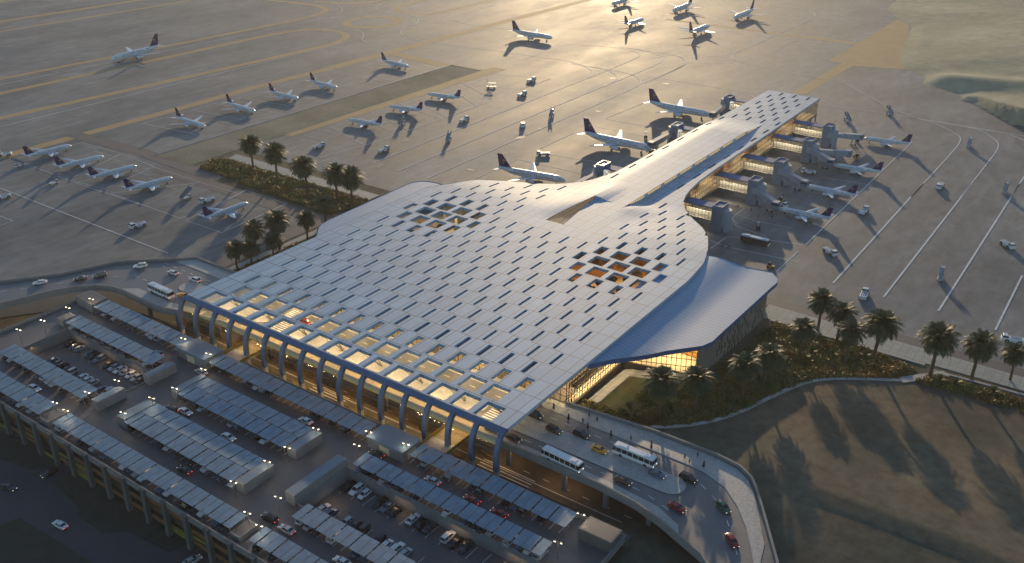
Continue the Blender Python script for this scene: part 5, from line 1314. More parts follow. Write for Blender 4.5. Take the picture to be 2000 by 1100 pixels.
# ------------------------------------------------------------------ cars
CARC = {'black': (0.012,0.012,0.014), 'dark grey': (0.05,0.05,0.055), 'silver': (0.42,0.43,0.44), 'white': (0.72,0.72,0.71), 'red': (0.28,0.02,0.02), 'blue grey': (0.10,0.14,0.20), 'brown': (0.10,0.06,0.04), 'yellow': (0.85,0.36,0.0), 'green': (0.03,0.12,0.06)}
for k, c in CARC.items(): X['car '+k] = mat('car paint '+k, c, 0.22, spec=0.6)
def make_car(kind):
    r = empty(kind, (0, 0, 0), 'x', {'sedan': 'car', 'suv': 'car', 'hatchback': 'car'}[kind])
    L, W = {'sedan': (4.7,1.82), 'suv': (4.8,1.92), 'hatchback': (4.1,1.76)}[kind]; h, t = {'sedan': (.92,1.44), 'suv': (1.05,1.78), 'hatchback': (.95,1.5)}[kind]
    l = L/2; w = W/2
    m = MB()
    secs = [(-l,.5,h-.06,.86),(-l+.25,.28,h+.02,.97),(-l+.9,.24,h+.04,1),(0,.22,h,1),(l-1.3,.24,h-.02,1),(l-.5,.26,h-.14,.97),(l-.1,.3,h-.26,.88),(l,.42,h-.36,.76)]
    m.loft([[(x,-w*k,z0),(x,-w*k*1.0,(z0+z1)/2),(x,-w*k*.9,z1),(x,0,z1+.04),(x,w*k*.9,z1),(x,w*k,(z0+z1)/2),(x,w*k,z0)] for x, z0, z1, k in secs])
    body = fixn(m.build('body', 'car white', r, smooth=False)); bevel(body, .03)
    a0, a1, b0, b1 = {'sedan': (-l+.55,-l+1.25,l-1.25,l-2.0), 'suv': (-l+.12,-l+.5,l-1.3,l-1.95), 'hatchback': (-l+.1,-l+.6,l-1.0,l-1.7)}[kind]
    m = MB(); m.add([(a0,-w*.9,h),(b0,-w*.9,h-.02),(b0,w*.9,h-.02),(a0,w*.9,h),(a1,-w*.72,t-.08),(b1,-w*.72,t-.08),(b1,w*.72,t-.08),(a1,w*.72,t-.08)],
                    [(0,3,2,1),(4,5,6,7),(0,1,5,4),(1,2,6,5),(2,3,7,6),(3,0,4,7)]); m.build('windows', 'darkglass', r)
    m = MB(); m.tbox(a1-.03, b1+.03, -w*.74, w*.74, t-.08, t, .12, .12)
    for s in (-1, 1): m.bar((a0+.02,s*w*.9,h),(a1,s*w*.74,t-.05),.09); m.bar((b0-.02,s*w*.9,h),(b1,s*w*.74,t-.05),.09); m.bar(((a1+b1)/2,s*w*.91,h),((a1+b1)/2,s*w*.74,t-.05),.09)
    m.build('roof', 'car white', r)
    for x in (-l+.85, l-.9):
        for s in (-1, 1):
            m = MB(); m.tube([(x, s*(w-.2), .32),(x, s*(w+.02), .32)], .32, 10); wh = m.build('wheel', 'black', r)
            m = MB(); m.tube([(x, s*(w), .32),(x, s*(w+.03), .32)], .19, 8); m.build('rim', 'chrome', wh)
    for s in (-1, 1):
        m = MB(); m.box(l-.14, l-.03, s*w*.62-.17, s*w*.62+.17, h-.42, h-.28); m.build('headlight', 'plane_grey', r)
        m = MB(); m.box(-l-.02, -l+.05, s*w*.62-.17, s*w*.62+.17, h-.32, h-.16); m.build('taillight', 'car red', r)
    return r
protos = {k: make_car(k) for k in ('sedan', 'suv', 'hatchback')}
meshc = {}
def car(kind, colour, loc, rz, label, group, lights=False):
    o = place(protos[kind], loc, rz, label, group)
    for ch in o.children:
        base = ch.data.name.split('.')[0]
        nm = ch.name.split('.')[0]
        if nm in ('body', 'roof'):
            key = (kind, nm, colour)
            if key not in meshc:
                me = ch.data.copy(); me.materials.clear(); me.materials.append(X['car '+colour]); meshc[key] = me
            ch.data = meshc[key]
        elif nm in ('headlight', 'taillight') and lights:
            side = 'l' if ch.data.vertices[0].co.y < 0 else 'r'; key = (kind, nm, side)
            if key not in meshc:
                me = ch.data.copy(); me.materials.clear(); me.materials.append(X[nm]); meshc[key] = me
            ch.data = meshc[key]
    return o
rc = random.Random(11); kinds = ['sedan', 'sedan', 'suv', 'hatchback']; cols = ['black','dark grey','dark grey','silver','silver','white','white','blue grey','black']
def rowcars(x0, x1, y, z, rz, where, group, step=2.7, prob=.8, seq=None, jit=.25):
    n = 0; x = x0; i = 0
    while x < x1:
        if (seq[i % len(seq)] if seq else rc.random() < prob):
            k = rc.choice(kinds); c = rc.choice(cols)
            car(k, c, (x+rc.uniform(-.15,.15), y+rc.uniform(-jit,jit), z), rz+rc.uniform(-.04,.04)+(math.pi if rc.random() < .3 else 0), f'{c} {k} parked {where}, {ORD[n] if n < 24 else "last"} from the left', group); n += 1
        x += step; i += 1
H2 = math.pi/2
rowcars(-273, -231.5, 136.6, ZC, H2, 'by the back wall of the left court', 'cars in the left sunken court', 2.75, seq=[1,1,1,0,1,1,1,0,1,1,1,1])
rowcars(-273, -231.5, 126.6, ZC, -H2, 'in the front row of the left court', 'cars in the left sunken court', 2.75, seq=[0,0,1,1,1,1,1,0,1,1,1,0,1,1,1,1])
rowcars(-147, -108, 136.6, ZC, H2, 'by the back wall of the right court', 'cars in the right sunken court', 2.75, seq=[1,1,1,0,1,1,1,0])
rowcars(-146, -118, 126.2, ZC, -H2, 'in the front row of the right court', 'cars in the right sunken court', 2.75, seq=[1,1,0,1,1,1,0,1,1])
for (a, b, c, d_, nm, where) in can:
    yy_ = (c+d_)/2
    ys_ = [yy_] if d_-c < 8 else [c+2.6, d_-2.6]
    for q, y in enumerate(ys_):
        nm2 = nm+(' canopy' if len(ys_) == 1 else (' canopy, near side' if q == 0 else ' canopy, far side'))
        rowcars(max(a, -291)+1.5, min(b, -79)-1, y-.5, ZK, H2 if q else -H2, f'under the {nm2}', 'cars parked under the panel canopies', 2.65, .62 if len(ys_) == 1 else .5)
def roadcar(x, y, z, to, kind, colour, label, group='cars on the move'):
    p = G(x, y, z+.7); car(kind, colour, (p[0], p[1], z), math.atan2(*(G(*to, z+.7)-p)[[1,0]]), label, group, True)
for a in ((67,757,ZK,(95,771),'sedan','white','white car driving along the lane between the two left front canopies'),(393,726,ZK,(380,719),'sedan','silver','silver car near the left gate building in the back lane'),
    (334,799,ZK,(322,792),'suv','black','black car waiting between the two double canopies'),(362,803,ZK,(376,810),'sedan','white','white car just behind the black one between the double canopies'),(446,853,ZK,(460,860),'sedan','white','white car halfway between the double canopies'),
    (597,821,ZK,(583,814),'sedan','white','white car at the right end of the farther double canopy'),(308,690,ZK,(296,684),'hatchback','blue grey','blue grey car in the back lane by the left inner canopy'),(360,917,ZK,(346,909),'sedan','dark grey','dark car driving in front of the nearer double canopy'),
    (735,886,ZK,(721,879),'sedan','dark grey','dark car in the back lane in front of the right gate building'),(845,938,ZK,(831,931),'sedan','silver','silver car in the back lane behind the right inner canopy'),(922,975,ZK,(908,968),'sedan','red','red car in the back lane, first of two close together'),
    (975,1001,ZK,(961,994),'sedan','red','red car in the back lane, last of the two'),(527,1011,ZK,(513,1003),'suv','black','black car near the right end of the long outer canopy'),(560,1033,ZK,(546,1025),'sedan','silver','silver car behind the black one at the front lane'),(668,1096,ZK,(654,1088),'sedan','white','white car at the bottom edge in the front lane'),
    (97,923,-5,(80,931),'sedan','black','black car entering the car park from the dark road'),(17,951,-5,(30,956),'sedan','dark grey','dark car on the lower left road at the picture edge'),(117,1024,-5,(104,1017),'sedan','white','white car on the lower left road'),(375,1094,-5,(390,1086),'sedan','silver','silver car on the lower road at the bottom edge'),
    (78,551,ZD,(50,555),'sedan','white','white car on the left ramp nearest the picture edge'),(157,543,ZD,(130,547),'sedan','black','black car on the left ramp behind the white one'),(195,537,ZD,(170,541),'suv','dark grey','dark car on the left ramp nearest the plaza'),
    (274,519,ZD,(250,521),'suv','white','white car beside the apron parapet of the plaza'),(338,532,ZD,(318,524),'sedan','white','white car in the middle of the left plaza'),(381,546,ZD,(361,538),'suv','white','white car on the left plaza closest to the roof'),(357,576,ZD,(341,569),'sedan','yellow','yellow taxi behind the bus before the first rib'),
    (1045,809,ZD,(1065,818),'suv','dark grey','dark car coming out from under the right end of the roof'),(1082,839,ZD,(1104,849),'suv','brown','brown car on the far carriageway left of the black one'),(1135,848,ZD,(1157,857),'suv','black','black car close to the forecourt kerb'),
    (1171,877,ZD,(1192,886),'sedan','yellow','yellow and dark taxi beside the right bus'),(1283,925,ZD,(1302,933),'sedan','blue grey','blue grey car beside the end of the median'),(1344,933,ZD,(1362,942),'suv','black','black van at the kerb where the road bends'),
    (1217,938,ZD,(1237,948),'sedan','brown','brown car on the near carriageway in front of the left bus'),(1322,990,ZD,(1343,1002),'sedan','red','dark red car past the end of the median'),(1413,989,ZD,(1425,1002),'sedan','green','dark green car on the outer lane of the bend'),(1430,1055,ZD,(1444,1076),'sedan','red','red car lowest on the bend'),
    (962,838,ZD,(982,847),'sedan','dark grey','dark car under the last bay of the roof'),(1003,855,ZD,(1023,864),'sedan','brown','brown car just outside the last rib'),(597,628,ZD,(617,637),'sedan','red','red car seen through a square roof opening near the left'),(984,793,ZD,(1000,800),'sedan','white','white car seen through the last square roof opening')): roadcar(*a)
# ------------------------------------------------------------------ palms
def palm(seed, hgt=17.0):
    r = np.random.default_rng(seed)
    root = empty('date_palm', (0, 0, 0), 'x', 'palm tree')
    lean = r.normal(size=2)*.35
    m = MB(); path = []; rad = []
    for k in range(9):
        t = k/8; path.append((lean[0]*t*t, lean[1]*t*t, (hgt-4.0)*t)); rad.append(.52-.14*t+(.08 if k == 0 else 0)+(.05 if k % 2 else 0))
    m.tube(path, rad, 9); m.build('trunk', 'trunk', root)
    top = np.array(path[-1])
    g = MB(); d = MB()
    def frond(mb, az, el, L, droop, nseg, leaf, wid):
        dirh = np.array([math.cos(az), math.sin(az), 0]); side = np.array([-math.sin(az), math.cos(az), 0])
        p = top+np.array([0,0,.3])+dirh*.3; e = el; pts = [p]
        for k in range(nseg):
            p = p+(dirh*math.cos(e)+np.array([0,0,math.sin(e)]))*L/nseg; e -= droop/nseg; pts.append(p)
        for k in range(nseg):
            a, b = pts[k], pts[k+1]; t = (k+.5)/nseg; tang = (b-a)/np.linalg.norm(b-a); up = np.cross(side, tang)
            mb.quad(a-side*.06, b-side*.06, b+side*.06, a+side*.06)
            ll = leaf*(math.sin(math.pi*min(1, t*.92+.12))**.6)
            for s in (-1, 1):
                for q in (0.0, .5):
                    a2 = a+(b-a)*q
                    tip = a2+side*s*ll*(.85+.3*r.random())+tang*ll*.65-np.array([0,0,.25*ll])+up*.12*ll*r.normal()
                    mb.quad(a2, a2+tang*wid, tip+tang*wid*.3, tip)
    n = 104
    for k in range(n):
        f = k/n; el = R(lerp(84, -48, f**.85))+r.normal()*.10
        frond(g, k*2.39996+r.normal()*.12, el, lerp(4.2, 6.4, min(1, f*2.2))*(1+r.normal()*.07), R(lerp(66, 62, f)), 9, 1.15, .34)
    for k in range(34):
        frond(d, k*2.39996+r.normal()*.2, R(-48-26*r.random()), 4.3+r.normal()*.5, R(22), 6, .55, .3)
    root_c = g.build('crown', 'palm1', root); d.build('dead_fronds', 'palm2', root)
    return root
palms = [palm(1), palm(2), palm(3)]
pl_ = [((1816,736),619,'the right strip beside the paved walk, leftmost of the outer three'),((1897,741),640,'the right strip beside the paved walk, middle of the outer three'),((1972,745),671,'the right strip beside the paved walk, at the picture edge'),
       ((1706,703),596,'the garden corner nearest the paved walk'),((1634,668),582,'the garden edge, standing behind another palm'),((1650,706),621,'the garden edge, standing in front of another palm'),((1561,697),615,'the garden right of the wing wall'),((1597,646),558,'the walk by the wing corner, farthest back on the right'),
       ((1490,752),663,'the garden behind its close neighbour, left of the wing wall'),((1450,778),684,'the middle of the garden, in front of its close neighbour'),((1356,806),710,'the garden before the lit wing glass, right of the lawn'),((1285,812),706,'the garden beside the lawn, leftmost on the right side'),
       ((495,332),257,'the left planting strip, farthest left'),((542,353),271,'the left planting strip, second from the left'),((602,380),289,'the left planting strip, third from the left'),((659,397),303,'the left planting strip, left one of the close pair'),((688,404),317,'the left planting strip, right one of the close pair'),
       ((637,440),383,'the left service road near the wing roof, highest of the cluster'),((601,470),405,'the left service road, next to the wing roof edge'),((546,487),402,'the left service road, tallest of the cluster'),((498,500),425,'the left service road, upper left of the cluster'),((464,530),468,'the plaza corner, lowest left of the cluster'),((494,528),475,'the plaza corner behind the roof edge, in the middle'),((535,512),484,'the roof edge, with only its crown showing')]
for i, ((x, y), top, w) in enumerate(pl_):
    b = G(x, y, 0); b = G(x, y, zg(b[0], b[1])); z = zg(b[0], b[1]); b = G(x, y, z)
    lo, hi = z, z+60
    for _ in range(40):
        mdl = (lo+hi)/2
        if PX((b[0], b[1], mdl))[1] > top: lo = mdl
        else: hi = mdl
    h = min(21.0, max(14.5, lo-z))
    place(palms[i % 3], (b[0], b[1], z-.1), i*1.7, f'date palm on {w}', 'date palms around the terminal', h/18.6)

# ------------------------------------------------------------------ planting
def bed(poly, n, name, label, hmin, hmax, zf, size=.5, mname='bush', avoid=None):
    P = np.array(poly); lo, hi = P.min(0), P.max(0); m = MB(); cnt = 0
    def inside(x, y):
        c = False; j = len(poly)-1
        for i in range(len(poly)):
            xi, yi = poly[i]; xj, yj = poly[j]
            if (yi > y) != (yj > y) and x < (xj-xi)*(y-yi)/(yj-yi)+xi: c = not c
            j = i
        return c
    while cnt < n:
        x = lo[0]+rng.random()*(hi[0]-lo[0]); y = lo[1]+rng.random()*(hi[1]-lo[1])
        if not inside(x, y): continue
        cnt += 1
        nb = mnoise.noise(Vector((x/5.5, y/5.5, 7.7))); 
        if nb < -.38: continue
        if avoid and avoid(x, y): continue
        h = lerp(hmin, hmax, S(.5+nb*.9)); z = zf(x, y); r = .5+.5*rng.random()+.3*h
        k = int(9+7*rng.random())
        for _ in range(k):
            d = rng.normal(size=3); d /= np.linalg.norm(d); d[2] = abs(d[2])
            p = np.array([x, y, z])+d*np.array([r, r, h])*(.6+.4*rng.random())
            a = rng.normal(size=3); a /= np.linalg.norm(a); b = np.cross(a, d); b /= np.linalg.norm(b)+1e-6; s = size*(.4+.7*rng.random())
            m.quad(p-a*s-b*s*.35, p+a*s-b*s*.35, p+a*s*1.1+b*s*.35, p-a*s*.8+b*s*.35)
    return tag(m.build(name, mname), label, 'shrubs', kind='stuff')
zt = lambda x, y: zg(x, y)
gpoly = [(-116.6,199.2),(-101.5,200.6),(-92,205.5),(-83,214.5),(-77,225),(-73.5,238),(-70.5,249),(-66.5,259),(-59,267),(-44.5,277),(-41,286.5),(-58,290.3),(-90.5,290.3),(-91,262),(-93.5,243.8),(-95.6,236.6),(-109,231.2),(-116.4,228.2)]
def draped(poly, name, matn, dz, kind='structure', step=3.0):
    bm = bmesh.new(); vs = [bm.verts.new((p[0], p[1], 0)) for p in poly]; bm.faces.new(vs)
    lo = np.min(np.array(poly), 0); hi = np.max(np.array(poly), 0)
    for ax in (0, 1):
        for c in np.arange(lo[ax]+step, hi[ax], step):
            co = [0,0,0]; no = [0,0,0]; co[ax] = c; no[ax] = 1
            bmesh.ops.bisect_plane(bm, geom=bm.verts[:]+bm.edges[:]+bm.faces[:], plane_co=co, plane_no=no)
    bmesh.ops.triangulate(bm, faces=bm.faces)
    for v in bm.verts: v.co.z = zg(v.co.x, v.co.y)+dz
    for f in bm.faces:
        f.normal_update()
        if f.normal.z < 0: f.normal_flip()
        f.smooth = True
    me = bpy.data.meshes.new(name); bm.to_mesh(me); bm.free(); me.materials.append(X[matn])
    o = bpy.data.objects.new(name, me); COL.objects.link(o); o['kind'] = kind; return o
draped(gpoly, 'planting_bed', 'grass', .10)
draped([(-116.6,199.6),(-112.2,199.6),(-112.2,224.8),(-104.5,228.0),(-104.5,232.9),(-116.6,228.0)], 'garden_path', 'paving', .25)
kr = MB(); kp = smooth_path([(-101.5,200.0),(-92,205.0),(-83,214.0),(-77,224.8),(-73.3,238),(-70.2,249),(-66.2,259),(-58.8,266.7),(-44,276.6)], 2)
kr.ribbon(kp, 1.1, lambda x, y: zg(x, y)-.25, .6); kr.ribbon([(-92,291.1),(-40,291.6)], 1.2, 0.4, .5); kr.ribbon([(-44,276.6),(-33,290)], 3.2, lambda x, y: zg(x, y)+.02, .2); kr.ribbon([(-37.5,289.5),(30,293.5)], .8, .4, .4)
kr.build('garden_kerb', 'kerb', kind='structure')
lawn = lambda x, y: (x < -95.5 and y > 225.5+(x+116)*.42) or x < -101 and y < 231 and (x < -105+ (y-203)*.05 and y > 205)
bed(gpoly, 5200, 'garden_shrubs', 'olive and rust coloured low shrubs filling the garden between lawn, wing wall and dunes', .4, 1.7, zt, .5, avoid=lawn)
bed([(-40,279),(-37.5,286.5),(-9,288.5),(20,290),(20,281),(-9,280)], 900, 'strip_shrubs', 'dark green low planting under the outer three right palms', .5, 1.5, zt, .42)
lgp = [(-384,276.5),(-387,286.6),(-382,292.8),(-286.5,292.8),(-284,281),(-289,270),(-340,272.5)]
so = MB(); so.prism(lgp, 0, .15); so.build('planting_soil', 'soil', kind='structure')
bed(lgp, 2300, 'hedge_planting', 'olive green hedge strip below the left palm row', .7, 2.0, lambda x, y: .1, .5)
bed([(-276.5,199),(-265,199),(-264,250),(-276.5,250)], 500, 'edge_shrubs', 'low shrubs beside the left wing wall', .5, 1.4, lambda x, y: .05, .45)
sk_ = empty('spiky_plant', (0, 0, 0), 'x', 'plant', 'spiky plants in the garden')
m = MB()
for k in range(46):
    az = k*2.4; el = R(20+65*rng.random()); L = 1.5+.7*rng.random(); d = np.array([math.cos(az)*math.cos(el), math.sin(az)*math.cos(el), math.sin(el)]); s = np.array([-math.sin(az), math.cos(az), 0])*.13
    m.add([np.array([0,0,.2])-s, np.array([0,0,.2])+s, d*L*.7+s, d*L-np.array([0,0,.1]), d*L*.7-s], [(0,1,2,3,4)])
m.build('leaves', 'spike', sk_)
m = MB(); m.tube([(0,0,0),(0,0,.4)], [.25,.2], 6); m.build('stem', 'trunk', sk_)
for (x, y, w) in ((1585,690,'right of the palm by the wing wall'),(1570,700,'left of it by the palm trunk'),(1522,704,'before the wing wall'),(1625,695,'between two garden palms'),(1660,694,'behind the front garden palm'),(1690,697,'near the garden corner'),(1475,770,'by the kerb bend'),(1478,742,'between wing wall and kerb'),(1440,792,'at the foot of the middle garden palm'),(1310,805,'between the two palms by the lawn'),(1230,800,'at the lawn edge by the parapet'),(1215,812,'at the lower lawn corner'),(1240,818,'at the lower garden tip'),
                  (1835,745,'at the left of the outer strip'),(1865,750,'in the middle of the outer strip'),(1940,768,'between the last two outer palms'),(415,318,'at the left tip of the hedge strip'),(470,335,'in the hedge strip near the first palm'),(560,363,'in the hedge strip between second and third palm'),(620,385,'in the hedge strip past the third palm')):
    b = G(x, y, 0); z = zg(b[0], b[1]); b = G(x, y, z); place(sk_, (b[0], b[1], zg(b[0], b[1])+.3), x*.3, f'pale green spiky plant {w}', s=1.3+.5*((x*7) % 5)/5)

# dark planted areas at the lower left
draped([tuple(G(*p, -5)[:2]) for p in ((-60,860),(0,845),(90,870),(150,897),(95,915),(60,918),(0,897),(-60,880))], 'roadside_grass', 'soil', .12)
draped([tuple(G(*p, -5)[:2]) for p in ((165,905),(200,925),(330,1030),(385,1055),(330,1080),(250,1040),(200,1042),(153,1010),(152,990),(115,955),(105,940))], 'roadside_grass', 'soil', .14)
draped([tuple(G(*p, -5)[:2]) for p in ((-60,1050),(40,1012),(180,1100),(150,1140),(-60,1140))], 'roadside_grass', 'soil', .13)
rd = MB(); rd.sheet([tuple(G(*p, -5)[:2]) for p in ((-120,850),(0,880),(250,960),(480,1085),(420,1160),(-120,1160))], -4.94)
draped([tuple(G(*p, -5)[:2]) for p in ((-160,800),(0,840),(300,985),(470,1080),(480,1160),(-160,1160))], 'lower_access_road', 'access', .07)

# ------------------------------------------------------------------ people
def figure(name, joints, robe=None, top='cloth_dark', legs='cloth_black', hair='cloth_black'):
    """one skinned body with clothing shells; joints: dict of point and radius, edges listed"""
    root = empty(name, (0, 0, 0), 'x', 'person')
    J, Ed = joints
    names = list(J)
    def skinmesh(sel, grow, nm, matn):
        idx = [n for n in names if n in sel]; me = bpy.data.meshes.new(nm)
        me.from_pydata([J[n][0] for n in idx], [(idx.index(a), idx.index(b)) for a, b in Ed if a in idx and b in idx], [])
        o = bpy.data.objects.new(nm, me); COL.objects.link(o)
        bm = bmesh.new(); bm.from_mesh(me); lay = bm.verts.layers.skin.verify()
        for vi, (v, n) in enumerate(zip(bm.verts, idx)):
            v[lay].radius = (J[n][1]*grow, J[n][1]*grow*.85)
            if vi == 0: v[lay].use_root = True
        bm.to_mesh(me); bm.free()
        o.modifiers.new('s', 'SKIN').use_smooth_shade = True
        sb = o.modifiers.new('d', 'SUBSURF'); sb.levels = sb.render_levels = 1
        dg = bpy.context.evaluated_depsgraph_get(); m2 = bpy.data.meshes.new_from_object(o.evaluated_get(dg)); bpy.data.objects.remove(o)
        m2.materials.clear(); m2.materials.append(X[matn]); m2.name = nm
        ob = bpy.data.objects.new(nm, m2); COL.objects.link(ob); ob.parent = root; return ob
    skinmesh(set(names), 1.0, 'body', 'skin')
    if robe:
        m = MB(); m.loft([[(r*math.cos(k)*1.0, r*1.15*math.sin(k), z) for k in np.linspace(0, 2*math.pi, 13)[:-1]] for r, z in ((.30,.03),(.26,.5),(.22,.95),(.23,1.3),(.14,1.5),(.08,1.55))]); m.build('robe', robe, root, smooth=True)
        m = MB(); m.loft([[(r*math.cos(k)-.02, r*math.sin(k), z) for k in np.linspace(0, 2*math.pi, 11)[:-1]] for r, z in ((.16,1.45),(.14,1.56),(.135,1.68),(.12,1.76),(.05,1.81))]); m.build('head_scarf', robe, root, smooth=True)
    else:
        skinmesh({'hip','chest','neck0','shl','shr','ell','elr','wrl','wrr'}, 1.22, 'shirt', top)
        skinmesh({'hip','hl','hr','kl','kr','al','ar'}, 1.22, 'trousers', legs)
        m = MB(); m.loft([[(r*math.cos(k)-.015, r*math.sin(k), z) for k in np.linspace(0, 2*math.pi, 11)[:-1]] for r, z in ((.100,1.66),(.115,1.72),(.10,1.79),(.04,1.83))]); m.build('hair', hair, root, smooth=True)
    return root
def joints(stride, arm):
    J = {'hip':((0,0,.95),.15),'chest':((0.02,0,1.28),.17),'neck0':((.02,0,1.46),.075),'head':((.04,0,1.62),.095),'crown':((.03,0,1.75),.08),'nose':((.13,0,1.63),.02),
         'shl':((0.02,.19,1.42),.07),'ell':((-arm*.12,.25,1.14),.048),'wrl':((arm*.14,.26,.9),.036),'hl_hand':((arm*.2,.26,.80),.04),
         'shr':((0.02,-.19,1.42),.07),'elr':((arm*.10,-.25,1.14),.048),'wrr':((arm*.26,-.25,.93),.036),'hr_hand':((arm*.31,-.25,.84),.04),
         'hl':((0,.1,.9),.1),'kl':((stride*.22+.03,.11,.5),.068),'al':((stride*.26,.11,.09),.045),'tl':((stride*.26+.16,.12,.04),.04),
         'hr':((0,-.1,.9),.1),'kr':((-stride*.1+.03,-.11,.5),.068),'ar':((-stride*.34,-.11,.12),.045),'tr':((-stride*.34+.15,-.12,.05),.04)}
    for s, h, sg in (('l','hl_hand',1),('r','hr_hand',-1)):
        b = J[h][0]
        for f in range(4): J[f'{s}f{f}'] = ((b[0]+.03-.02*f, b[1]-.01*sg, b[2]-.085+.006*abs(f-1.5)), .011)
        J[s+'th'] = ((b[0]+.06, b[1]-.02*sg, b[2]-.02), .012)
    E = [('hip','chest'),('chest','neck0'),('neck0','head'),('head','crown'),('head','nose'),('chest','shl'),('shl','ell'),('ell','wrl'),('wrl','hl_hand'),('chest','shr'),('shr','elr'),('elr','wrr'),('wrr','hr_hand'),
         ('hip','hl'),('hl','kl'),('kl','al'),('al','tl'),('hip','hr'),('hr','kr'),('kr','ar'),('ar','tr')]
    for s, h in (('l','hl_hand'),('r','hr_hand')): E += [(h, f'{s}f{f}') for f in range(4)]+[(h, s+'th')]
    return J, E
walk = figure('person', joints(1.0, 1.0), None, 'cloth_dark', 'cloth_black')
robed = figure('person', joints(.2, .2), 'cloth_black')
stand_ = figure('person', joints(.1, .3), None, 'cloth_white', 'cloth_dark')
crew = figure('person', joints(.5, .6), None, 'cloth_yellow', 'cloth_dark')
zq = ZD+.14
q2 = lambda x, y: (1000+.15*x, 700+.15*y)
ppl = [(q2(490,555),zq,walk,'dark clothes walking by the glass front corner'),(q2(543,650),zq,robed,'black robe near the glass front corner'),(q2(378,618),zq,robed,'black robe at the roof edge'),(q2(735,792),zq,robed,'black robe standing alone on the left half of the forecourt'),
       (q2(920,848),zq,walk,'dark clothes in the loose group on the forecourt, left one'),(q2(1003,772),zq,walk,'dark clothes in the loose group, farthest back'),(q2(1105,828),zq,walk,'dark clothes in the loose group, right one'),(q2(987,908),zq,robed,'black robe in the loose group, nearest the kerb'),
       (q2(1287,1008),zq,robed,'black robe standing above the right bus, left one'),(q2(1548,1076),zq,walk,'dark clothes striding above the right bus'),((1272,874),zq,robed,'black robe above the rear of the right bus'),((1272,866),zq,stand_,'light shirt just behind the black robe by the right bus'),
       ((1337,898),zq,walk,'dark clothes in the right group of four, leftmost'),((1346,905),zq,stand_,'light shirt in the right group of four, nearest the kerb'),((1362,894),zq,walk,'dark clothes in the right group of four, farthest back'),((1374,911),zq,robed,'black robe in the right group of four, rightmost'),
       ((859,818),6.1,walk,'dark clothes on the right footbridge near the ribs, farther back'),((872,830),6.1,robed,'black robe on the right footbridge, nearer the upper road'),((850,847),6.1,walk,'dark clothes on the right footbridge by the gate building'),((821,840),6.1,robed,'black robe at the gate end of the right footbridge'),
       ((493,657),6.1,walk,'dark clothes on the left footbridge, farther back'),((503,668),6.1,robed,'black robe on the left footbridge, nearer the gate building')]
for k, (p, z, pr, w) in enumerate(ppl):
    g = G(*p, z); place(pr, (g[0], g[1], z), k*1.9, f'person in {w}', 'people by the upper road', 1.05)
r6p = lambda x, y: (1300+.35*x, 360+.35*y)
for k, (x, y, w) in enumerate(((1437,407,'left of two near the nearest tower'),(1441,407,'right of two near the nearest tower'),(1467,413,'below the nearest tunnel'),(1487,407,'beside the nearest tunnel, farther along'),(1422,487,'in the pair by the round tower, left'),(1426,488,'in the pair by the round tower, right'),
        (1406,483,'in the lower pair beside the roof edge, left'),(1411,485,'in the lower pair beside the roof edge, right'),(1508,427,'by the nose of the nearest small jet'),(1530,383,'under the tail of the tug by the second jet'),(1559,375,'by the nose of the second small jet'),(1595,323,'by the third tunnel'),(1537,425,'under the wing of the nearest small jet'),(1629,322,'by the nose of the third small jet'),(1480,427,'beside the stairs below the nearest tunnel'))):
    g = G(x, y, 0); place(crew if k % 3 == 0 else walk, (g[0], g[1], 0), k*1.1, f'{"crew member in yellow vest" if k % 3 == 0 else "person in dark clothes"} {w}', 'people on the apron', 1.08)

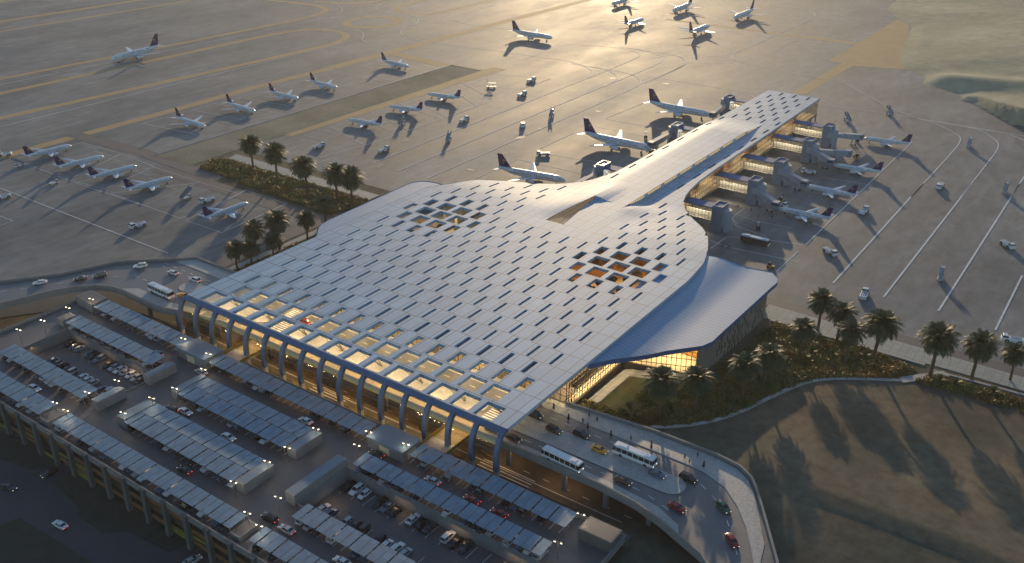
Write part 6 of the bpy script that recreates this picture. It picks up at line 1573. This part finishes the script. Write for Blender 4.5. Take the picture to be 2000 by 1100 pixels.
# ------------------------------------------------------------------ light
SUN_AZ, SUN_EL = R(-30), R(9.5)        # azimuth from +Y towards +X
sv = Vector((math.sin(SUN_AZ)*math.cos(SUN_EL), math.cos(SUN_AZ)*math.cos(SUN_EL), math.sin(SUN_EL)))
sl = bpy.data.lights.new('sun', 'SUN'); sl.energy = SUN_E; sl.angle = R(0.6); sl.color = (1.0, 0.74, 0.44)
so_ = bpy.data.objects.new('sun', sl); COL.objects.link(so_); so_.rotation_euler = (-sv).to_track_quat('-Z', 'Y').to_euler()
w = bpy.data.worlds.new('World'); scene.world = w; w.use_nodes = True
nt = w.node_tree; bg = nt.nodes['Background']
sky = nt.nodes.new('ShaderNodeTexSky'); sky.sky_type = 'NISHITA'; sky.sun_disc = False; sky.sun_elevation = SUN_EL; sky.sun_rotation = SUN_AZ
sky.air_density = 1.0; sky.dust_density = 0.4; sky.ozone_density = 2.4
nt.links.new(sky.outputs[0], bg.inputs[0]); bg.inputs[1].default_value = SKY_E
scene.view_settings.view_transform = 'Standard'; scene.view_settings.look = 'None'; scene.view_settings.gamma = 1; scene.view_settings.exposure = EXPO
scene.render.engine = 'CYCLES'
scene.cycles.max_bounces = 6; scene.cycles.transparent_max_bounces = 12; scene.cycles.diffuse_bounces = 3; scene.cycles.glossy_bounces = 3
scene.cycles.caustics_reflective = False; scene.cycles.caustics_refractive = False; scene.cycles.sample_clamp_indirect = 4.0
# prototypes that were never placed
for o in [o for o in scene.objects if o.get('label') == 'x']:
    def kill(q):
        for c in list(q.children): kill(c)
        bpy.data.objects.remove(q)
    kill(o)

# ------------------------------------------------------------------ air
hz = MB(); hz.box(-900, 500, -40, 1250, -8, 175)
ho = hz.build('haze', 'white_paint', kind='stuff'); ho.data.materials.clear()
hm = bpy.data.materials.new('haze air'); hm.use_nodes = True; nt = hm.node_tree; nt.nodes.clear()
vo_ = nt.nodes.new('ShaderNodeVolumePrincipled'); vo_.inputs['Color'].default_value = (1.0, 0.95, 0.90, 1); vo_.inputs['Density'].default_value = HAZE; vo_.inputs['Anisotropy'].default_value = 0.35
ou_ = nt.nodes.new('ShaderNodeOutputMaterial'); nt.links.new(vo_.outputs[0], ou_.inputs['Volume']); ho.data.materials.append(hm)
scene.cycles.volume_bounces = 0
